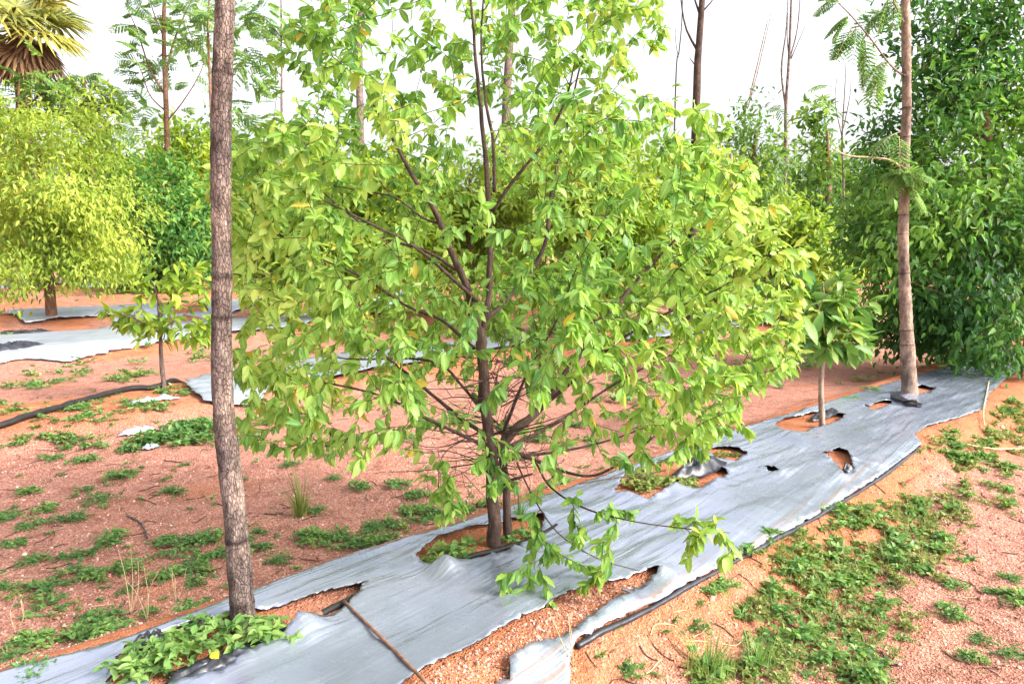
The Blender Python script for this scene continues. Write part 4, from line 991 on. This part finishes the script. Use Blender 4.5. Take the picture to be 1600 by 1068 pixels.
# ---- fan palm
def palm():
    rng = np.random.default_rng(3); Y = 26; top = at(30, 45, Y); b = np.array([top[0] - .1, Y, float(ground(top[0], Y))])
    root = empty('fan_palm', b, 'fan palm with yellow lit fronds and brown dead skirt at the top left corner', 'palm')
    Q, R = resample(np.array([b, b + (top - b) * [.5, .5, .55], top]), [.32, .26, .24], .15); mb = MB(); mb.tube(Q, R, 12, 0, lump=.3); mb.build('trunk', M['bark_dark'], root)
    green = leaf_mat('palm_leaf', (.08, .12, .035), (.19, .21, .045), (.42, .38, .09), .25, .5); dead = leaf_mat('dead_palm_leaf', (.10, .055, .03), (.22, .13, .07), (.36, .24, .12), .2, .7)
    def fan(d, L, tint, name, mat):
        mb = MB(); d = unit(np.array(d, float)); mid = top + d * L * .45
        mb.tube(smooth_path([top, top + d * L * .25, mid], 6), np.linspace(.05, .03, 7), 5, 0, tint=tint)
        s = unit(np.cross(d, [0, 0, 1.0])); u = np.cross(s, d); k = 30
        for i in range(k):
            a_ = -1.9 + 3.8 * i / (k - 1); dd = unit(d * math.cos(a_) + s * math.sin(a_) + u * .12 * (-1) ** i + np.array([0, 0, -.1])); l = L * .62 * (1 - .12 * abs(a_)); w = .085
            sd_ = unit(np.cross(dd, u)); q0, q1, q2 = mid, mid + dd * l * .55, mid + dd * l + np.array([0, 0, -.22 * l])
            V = [q0 + sd_ * .01, q0 - sd_ * .01, q1 + sd_ * w * .75, q1 + u * .06, q1 - sd_ * w * .75, q2]
            mb.add(V, [(0, 1, 3, 2), (1, 4, 3), (2, 3, 5), (3, 4, 5)], 0, float(np.clip(tint + rng.normal() * .18, 0, 1)))
        mb.build(name, mat, root)
    for i in range(17):
        a_ = i * 2.4; el = rng.uniform(-.35, 1.1); fan((math.cos(a_) * math.cos(el), math.sin(a_) * math.cos(el), math.sin(el)), rng.uniform(2.2, 2.9), rng.uniform(.3, .8), 'frond', green)
    for i in range(9):
        a_ = i * 2.4 + 1; el = rng.uniform(-1.2, -.7); fan((math.cos(a_) * math.cos(el), math.sin(a_) * math.cos(el), math.sin(el)), rng.uniform(1.6, 2.2), rng.uniform(.1, .7), 'dead_frond', dead)
palm()

# ------------------------------------------------------------------ weeds
def weed_mesh(mb, c, r, h, n, rng, leaf=.028, mat=0, tint0=.5, tall=.6):
    """one low leafy weed: stems spreading from the root with paired leaves"""
    c = np.asarray(c, float); pos, dr, nr, ln, ti = [], [], [], [], []
    for i in range(n):
        a_ = rng.uniform(0, 6.283); rr = r * math.sqrt(rng.uniform(.05, 1)); tip = c + np.array([math.cos(a_) * rr, math.sin(a_) * rr, h * rng.uniform(.25, 1) * (1 - .5 * rr / r)])
        m = (c + tip) / 2 + [0, 0, h * .25]; C = smooth_path([c, m, tip], 6)
        mb.tube(C, np.linspace(.0022, .0012, len(C)), 3, mat, tint=tint0 - .1, cap=False)
        t0 = tint0 + rng.normal() * .15
        for q in (2, 3, 4, 5, 6, 6, 6):
            d = np.array([math.cos(a_), math.sin(a_), .3]) * .4 + rng.normal(size=3) * .7; d[2] = abs(d[2]) * .5
            pos.append(C[min(q, len(C) - 1)]); dr.append(d); nr.append(np.array([0, 0, 1]) + rng.normal(size=3) * .35); ln.append(leaf * rng.uniform(.6, 1.3)); ti.append(np.clip(t0 + rng.normal() * .12, 0, 1))
    ln = np.array(ln); add_leaves(mb, np.array(pos), np.array(dr), np.array(nr), ln, ln * .55, np.array(ti), mat, LEAF_LO, rng)
def grass_mesh(mb, c, r, h, n, rng, mat=0, tint0=.5, w=.006):
    c = np.asarray(c, float)
    for i in range(n):
        a_ = rng.uniform(0, 6.283); b = c + np.array([math.cos(a_), math.sin(a_), 0]) * r * rng.uniform(0, .5); l = h * rng.uniform(.5, 1.1); lean = rng.uniform(.1, .8)
        d = np.array([math.cos(a_), math.sin(a_), 0]); s = np.array([-d[1], d[0], 0]); V = []; Pq = []
        for k, q in enumerate((0, .4, .75, 1)):
            p = b + d * lean * l * q ** 1.7 + np.array([0, 0, l * (q - .35 * lean * q * q)]); ww = w * (1 - q * .92)
            V += [p + s * ww, p - s * ww]
        Pq = [(0, 1, 3, 2), (2, 3, 5, 4), (4, 5, 7, 6)]
        mb.add(V, Pq, mat, float(np.clip(tint0 + rng.normal() * .2, 0, 1)))

# distinct clumps on the bare soil: a few kinds, copied
protos = []
for i in range(6):
    rng = np.random.default_rng(200 + i); mb = MB(); weed_mesh(mb, (0, 0, 0), .105, .05 if i < 4 else .085, 20 + 4 * i, rng, .019 + .002 * i, 0, .35 + .06 * i); grass_mesh(mb, (0, 0, 0), .1, .07, 10, rng, 0, .6, .0025)
    protos.append(mb.mesh('weed_clump', [M['weed']]))
clumps = [(161, 784, 1.3), (273, 771, 1.1), (80, 717, .9), (135, 720, 1), (187, 748, 1), (45, 771, .7), (129, 767, .8), (109, 814, 1.2), (49, 823, .9), (7, 810, 1), (176, 844, .9), (71, 797, .7), (116, 870, .9), (142, 865, .9), (52, 878, .9), (22, 851, .8),
          (148, 904, .9), (199, 891, .85), (197, 926, .6), (71, 925, 1.1), (7, 919, .7), (157, 968, 1.0), (127, 996, .9), (49, 1007, .9), (11, 1024, .9), (45, 1050, 1), (303, 848, 1.1), (258, 848, .9), (326, 844, .9), (262, 900, .8), (300, 893, .9), (307, 915, .6), (337, 870, .8), (296, 949, .8), (232, 960, .5), (175, 985, .8),
          (512, 713, 1), (452, 728, .9), (522, 748, .6), (621, 758, .9), (561, 763, .8), (486, 844, 1), (434, 874, .9), (580, 829, 1.1), (610, 823, 1), (565, 851, 1.1), (655, 777, .8), (647, 801, .9), (688, 805, 1.1), (407, 833, .7), (490, 799, .8), (720, 800, .9), (600, 845, .9),
          (1133, 919, .7), (1081, 983, .9), (972, 1035, .6), (983, 1050, .6), (1490, 915, .7), (1485, 960, .8), (1590, 940, .9), (1575, 1020, .9), (1530, 1000, .7), (1580, 905, .7), (1550, 925, .5), (1520, 1030, .6), (1110, 925, .5), (1095, 945, .5), (1340, 1060, .9), (880, 755, .9), (900, 665, .9), (840, 690, .8), (1080, 640, 1), (1015, 720, .8), (1360, 610, .9), (1330, 625, .8), (120, 640, 1.2), (300, 668, 1), (425, 660, 1), (380, 690, 1.1), (205, 705, 1)]
lab_l = 'small green weed clump on the bare pink soil left of the silver sheet'; lab_r = 'small green weed clump on the bare soil right of the silver sheet'
for i, (px, py, s) in enumerate(clumps):
    p = on_ground(px, py); o = bpy.data.objects.new('weed_clump', protos[i % 6]); COL.objects.link(o); o.location = p; o.rotation_euler = (0, 0, i * 1.7)
    k = .78 * s * (1 + .08 * (p[1] - 3)); o.scale = (k * 1.15, k * 1.15, k)
    left = to_uv(p[0], p[1])[1] > 2.2
    tag(o, lab_l if left else lab_r, 'weed', 'weed clumps on the soil left of the sheet' if left else 'weed clumps on the soil right of the sheet')

def weed_thing(name, px, label, fn, mats, cat='weed'):
    c = on_ground(*px); mb = MB(); fn(mb, c); o = mb.build(name, mats, None, loc=tuple(c)); return tag(o, label, cat)
rng = np.random.default_rng(77)
def patch(spots, **kw):
    def f(mb, c):
        for (px, py, r, h, n) in spots: weed_mesh(mb, on_ground(px, py), r, h, n, rng, **kw)
    return f
weed_thing('leafy_weed', (300, 1030), 'broad leaved green weeds sprouting round the foot of the grey trunk', patch([(215, 1050, .10, .10, 12), (255, 1040, .10, .13, 14), (300, 1030, .12, .14, 16), (345, 1015, .11, .12, 14), (400, 1010, .10, .10, 10), (430, 1012, .08, .08, 8), (320, 1000, .1, .1, 10), (230, 1065, .1, .09, 10), (410, 985, .06, .06, 6)], leaf=.038, tint0=.7), M['weed'])
weed_thing('leafy_weed', (720, 870), 'bright weeds growing in the basin at the forked trunk', patch([(690, 868, .07, .06, 10), (715, 872, .07, .05, 10), (730, 855, .07, .05, 8), (680, 880, .05, .04, 6)], leaf=.035, tint0=.65), M['weed'])
weed_thing('leafy_weed', (815, 840), 'small weeds just right of the foot of the forked trunk', patch([(815, 838, .06, .06, 8), (802, 850, .05, .05, 6)], leaf=.03, tint0=.6), M['weed'])
weed_thing('leafy_weed', (1030, 760), 'weeds filling the large hole beside the black plastic flap', patch([(990, 765, .09, .06, 12), (1020, 765, .1, .07, 14), (1050, 760, .09, .06, 12), (1064, 760, .09, .05, 12), (1036, 756, .10, .06, 12), (1000, 755, .10, .06, 12), (1080, 758, .07, .05, 10), (1010, 745, .08, .06, 10)], leaf=.032, tint0=.55), M['weed_y'])
weed_thing('leafy_weed', (1135, 713), 'yellowish weeds in the small oval hole of the sheet', patch([(1125, 713, .07, .03, 8), (1145, 714, .07, .03, 8)], leaf=.025, tint0=.5), M['weed_y'])
weed_thing('leafy_weed', (285, 685), 'thick green weed mat left of the grey trunk', patch([(250, 690, .2, .12, 30), (280, 682, .22, .14, 36), (310, 678, .22, .14, 36), (335, 672, .2, .12, 30), (225, 697, .16, .09, 20), (300, 695, .2, .1, 26)], leaf=.05, tint0=.45), M['weed'])
def tuft(mb, c): grass_mesh(mb, c, .07, .34, 46, rng, 0, .55, .005); grass_mesh(mb, c, .12, .16, 40, rng, 0, .7, .004)
weed_thing('grass_tuft', (470, 805), 'upright tuft of green grass on the bare soil between the two trunks', tuft, M['weed_y'], 'grass tuft')
def tuft2(mb, c): grass_mesh(mb, c, .04, .24, 16, rng, 0, .4, .006)
weed_thing('grass_tuft', (812, 812), 'few tall grass blades just right of the forked trunk', tuft2, M['weed'], 'grass tuft')
weed_thing('grass_tuft', (1108, 1050), 'bright grass tuft at the bottom edge right of the sheet', lambda mb, c: (grass_mesh(mb, c, .14, .16, 60, rng, 0, .6, .004), grass_mesh(mb, c + [.2, .05, 0], .12, .14, 40, rng, 0, .6, .004)), M['weed'], 'grass tuft')
# dry flower stalks
for (px, py, h, lab) in [(205, 960, .26, 'tall thin dry grass stalk left of the grey trunk'), (230, 968, .22, 'dry pale stalk closest to the left of the grey trunk'), (25, 990, .2, 'dry yellow stalk near the left edge'), (275, 940, .2, 'dry straw stalk beside a weed clump near the sheet'), (895, 1040, .2, 'thin stalk with buds standing at the sheet corner')]:
    c = on_ground(px, py); mb = MB(); r2 = np.random.default_rng(px)
    for _ in range(3):
        e = c + np.array([r2.normal() * .04, r2.normal() * .03, h * r2.uniform(.7, 1.1)]); mb.tube(smooth_path([c, (c + e) / 2 + r2.normal(size=3) * .01, e], 8), np.linspace(.0022, .001, 9), 4, 0)
    o = mb.build('dry_stalk', M['stalk']); tag(o, lab, 'dry stalk')
# fallen yellow leaves
for (px, py, lab) in [(332, 1047, 'fallen yellow leaf on the black plastic by the trunk'), (700, 1030, 'fallen leaf on the sheet beside the rusty rod')]:
    if px == 700: continue
    c = on_ground(px, py, .06); mb = MB(); T, Pq, Rb = LEAF[0]
    add_leaves(mb, [c], [np.array([.6, -.6, .1])], [np.array([-.1, -.5, 1.])], .05, .028, .9, 0, [LEAF[0]], rng)
    yl = leaf_mat('fallen_yellow_leaf', (.5, .3, .02), (.62, .42, .03), (.72, .52, .05), .25, .5)
    o = mb.build('fallen_leaf', yl); tag(o, lab, 'fallen leaf')

# ground cover: uncountable low growth
mbc = MB(); rng = np.random.default_rng(500)
carpet = [(1230, 855, 45, 30), (1290, 850, 50, 30), (1340, 880, 50, 30), (1400, 850, 45, 25), (1450, 830, 45, 25), (1480, 805, 40, 22), (1510, 785, 45, 22), (1560, 770, 40, 22), (1350, 805, 30, 16), (1385, 812, 35, 18), (1430, 798, 30, 14), (1260, 905, 45, 30), (1300, 940, 50, 35), (1350, 965, 50, 35), (1250, 960, 50, 35), (1215, 1000, 45, 35), (1300, 1020, 45, 30),
          (1370, 990, 40, 30), (1230, 1045, 50, 30), (1160, 1045, 50, 25), (1100, 1060, 40, 18), (1345, 1055, 25, 20), (1480, 690, 35, 18), (1550, 690, 35, 22), (1590, 680, 30, 25), (1545, 735, 35, 16), (1590, 655, 25, 16), (1570, 640, 25, 14), (1500, 720, 22, 10), (1330, 915, 40, 25), (1420, 885, 35, 20), (1470, 860, 30, 16), (1290, 880, 40, 22), (1200, 940, 25, 25)]
for (px, py, rx, ry) in carpet:
    for _ in range(19):
        a_, b_ = rng.normal(size=2) * .75; q = on_ground(px + a_ * rx, py + b_ * ry)
        if to_uv(q[0], q[1])[1] > 1.62: continue
        yel = rng.random() < .62
        weed_mesh(mbc, q, .045 * rng.uniform(.6, 1.6), .04 * rng.uniform(.5, 1.6), int(rng.integers(2, 7)), rng, (.017 + .003 * (q[1] - 2.3)) * rng.uniform(.7, 1.4), 1 if yel else 0, .55)
        if rng.random() < .12: weed_mesh(mbc, q, .05, .07, 5, rng, .036, 0, .6)
        if rng.random() < .5: grass_mesh(mbc, q, .06, .07 * rng.uniform(.6, 1.6), 8, rng, 1, .6, .0024)
left = [(30, 600, 40, 10), (70, 597, 40, 9), (120, 577, 25, 9), (190, 592, 30, 8), (215, 585, 25, 8), (100, 655, 45, 12), (150, 640, 40, 12), (80, 690, 40, 14), (180, 690, 40, 12), (120, 690, 35, 14), (275, 612, 25, 6), (30, 690, 40, 12), (210, 640, 25, 10), (20, 640, 30, 8), (60, 940, 50, 20), (40, 1030, 40, 25), (150, 985, 50, 22), (100, 900, 40, 16), (620, 690, 40, 8), (680, 660, 40, 8), (540, 690, 30, 8), (900, 690, 40, 8), (1000, 650, 50, 10), (1100, 620, 50, 10), (240, 640, 20, 6), (650, 815, 35, 12), (540, 845, 35, 12), (730, 790, 30, 8), (285, 870, 40, 18),
        (390, 860, 25, 20), (400, 680, 40, 10), (300, 560, 30, 8), (430, 650, 50, 12), (1180, 600, 30, 8), (300, 900, 40, 20)]
for (px, py, rx, ry) in left:
    for _ in range(8):
        a_, b_ = rng.normal(size=2) * .6; q = on_ground(px + a_ * rx, py + b_ * ry)
        if abs(to_uv(q[0], q[1])[1] - 2.25) < .62: continue
        k = 1 + .18 * (q[1] - 3)
        weed_mesh(mbc, q, .05 * k * rng.uniform(.7, 1.4), .03 * k * rng.uniform(.6, 1.4), int(rng.integers(3, 6)), rng, .022 * k, 1 if rng.random() < .35 else 0, .5)
# thin scatter over the open soil
for _ in range(520):
    px = rng.uniform(-30, 1630); py = 560 + 500 * rng.random() ** 1.3; q = on_ground(px, py); v = to_uv(q[0], q[1])[1]
    if abs(v - 2.25) < .62 or vnoise(q[0] * .9, q[1] * .9, 44) < -.05: continue
    k = 1 + .12 * (q[1] - 3)
    weed_mesh(mbc, q, .03 * k, .018 * k, 3, rng, .015 * k, 1 if rng.random() < .3 else 0, .45)
o = mbc.build('ground_cover', [M['weed'], M['weed_y']]); tag(o, 'low mixed weeds and creeping ground cover over the soil', 'ground cover', kind='stuff')
# far grass strips in the rows behind
mbf = MB()
for _ in range(1500):
    u = rng.uniform(-2, 34); row = rng.choice([4.6, 9.6, 14.5, 19.5, 24.4]); v = row + rng.normal() * .7; x, y = from_uv(u, v)
    if y < 7 or abs(x) > y * .8: continue
    if vnoise(x * .35, y * .35, 12) < .0: continue
    q = np.array([x, y, float(ground(x, y))]); weed_mesh(mbf, q, .16, .08, 3, rng, .07, 1 if rng.random() < .35 else 0, .5)
o = mbf.build('far_grass', [M['weed'], M['weed_y']]); tag(o, 'patchy grass in the furrows between the far rows', 'grass', kind='stuff')

# gravel and dry litter
mbg = MB(); rng = np.random.default_rng(900)
ico = np.array([(0, 0, 1), (.89, 0, .45), (.28, .85, .45), (-.72, .53, .45), (-.72, -.53, .45), (.28, -.85, .45), (.72, .53, -.45), (-.28, .85, -.45), (-.89, 0, -.45), (-.28, -.85, -.45), (.72, -.53, -.45), (0, 0, -1)])
icf = [(0, 1, 2), (0, 2, 3), (0, 3, 4), (0, 4, 5), (0, 5, 1), (1, 6, 2), (2, 7, 3), (3, 8, 4), (4, 9, 5), (5, 10, 1), (1, 10, 6), (2, 6, 7), (3, 7, 8), (4, 8, 9), (5, 9, 10)]
n = 26000
px = rng.uniform(-60, 1660, n); py = 1120 - 460 * rng.random(n) ** .75
X = []; 
dx = (px - 800) / F_PX; dy = (534 - py) / F_PX; dirs = np.stack([dx, math.cos(PITCH) + dy * math.sin(PITCH), -math.sin(PITCH) + dy * math.cos(PITCH)], 1)
t = (.05 - CAM_H) / dirs[:, 2]; gxp = dirs[:, 0] * t; gyp = dirs[:, 1] * t
vv = to_uv(gxp, gyp)[1]; uu = to_uv(gxp, gyp)[0]
hs = np.array(H_soil); inh = in_poly(hs, uu, vv)
ok = (np.abs(vv - 2.24) > .6) | inh
gxp, gyp = gxp[ok], gyp[ok]; extra_n = 3500
qu = rng.uniform(hs[:, 0].min(), hs[:, 0].max(), extra_n); qv = rng.uniform(hs[:, 1].min(), hs[:, 1].max(), extra_n); oo = in_poly(hs, qu, qv)
ex, ey = from_uv(qu[oo], qv[oo]); gxp = np.concatenate([gxp, ex]); gyp = np.concatenate([gyp, ey])
gz = ground(gxp, gyp); m = len(gxp); sz = .0026 * np.exp(rng.normal(size=m) * .45) * (1 + .1 * (gyp - 2.5))
V = np.stack([gxp, gyp, gz + sz * .2], 1)[:, None, :] + ico[None] * (sz[:, None] * rng.uniform(.6, 1.3, (m, 3)))[:, None, :] * (1 + .25 * rng.normal(size=(m, 12, 1)))
mbg.add_many(V, 12, icf, m, 0, rng.random(m), np.zeros(12))
gm, nt, bs = new_mat('gravel_stone')
at_ = N(nt, 'ShaderNodeAttribute', attribute_name='tint'); r_ = ramp(nt, at_.outputs['Fac'], [(0, (.17, .07, .05)), (.35, (.35, .165, .12)), (.7, (.49, .275, .21)), (1, (.68, .50, .43))]); nt.links.new(r_.outputs[0], bs.inputs['Base Color']); bs.inputs['Roughness'].default_value = .9
o = mbg.build('gravel', [gm], smooth=False); tag(o, 'loose coarse pink gravel grains over the soil', 'gravel', kind='stuff')
mbl = MB()
for _ in range(520):
    px = rng.uniform(-40, 1640); py = 600 + 470 * rng.random() ** 1.2; q = on_ground(px, py); v = to_uv(q[0], q[1])[1]
    if abs(v - 2.24) < .6: continue
    a_ = rng.uniform(0, 6.28); l = rng.uniform(.03, .14) * (1 + .1 * (q[1] - 2.5)); e = q + np.array([math.cos(a_) * l, math.sin(a_) * l, 0]); mid = (q + e) / 2 + rng.normal(size=3) * l * .1
    C = smooth_path([q, mid, e], 6); C[:, 2] = ground(C[:, 0], C[:, 1]) + .004; mbl.tube(C, .0016 + .0012 * rng.random(), 4, 0 if rng.random() < .6 else 1, cap=False)
o = mbl.build('dry_litter', [M['bark_dark'], M['stalk']]); tag(o, 'dry twigs and straw bits littering the soil', 'litter', kind='stuff')
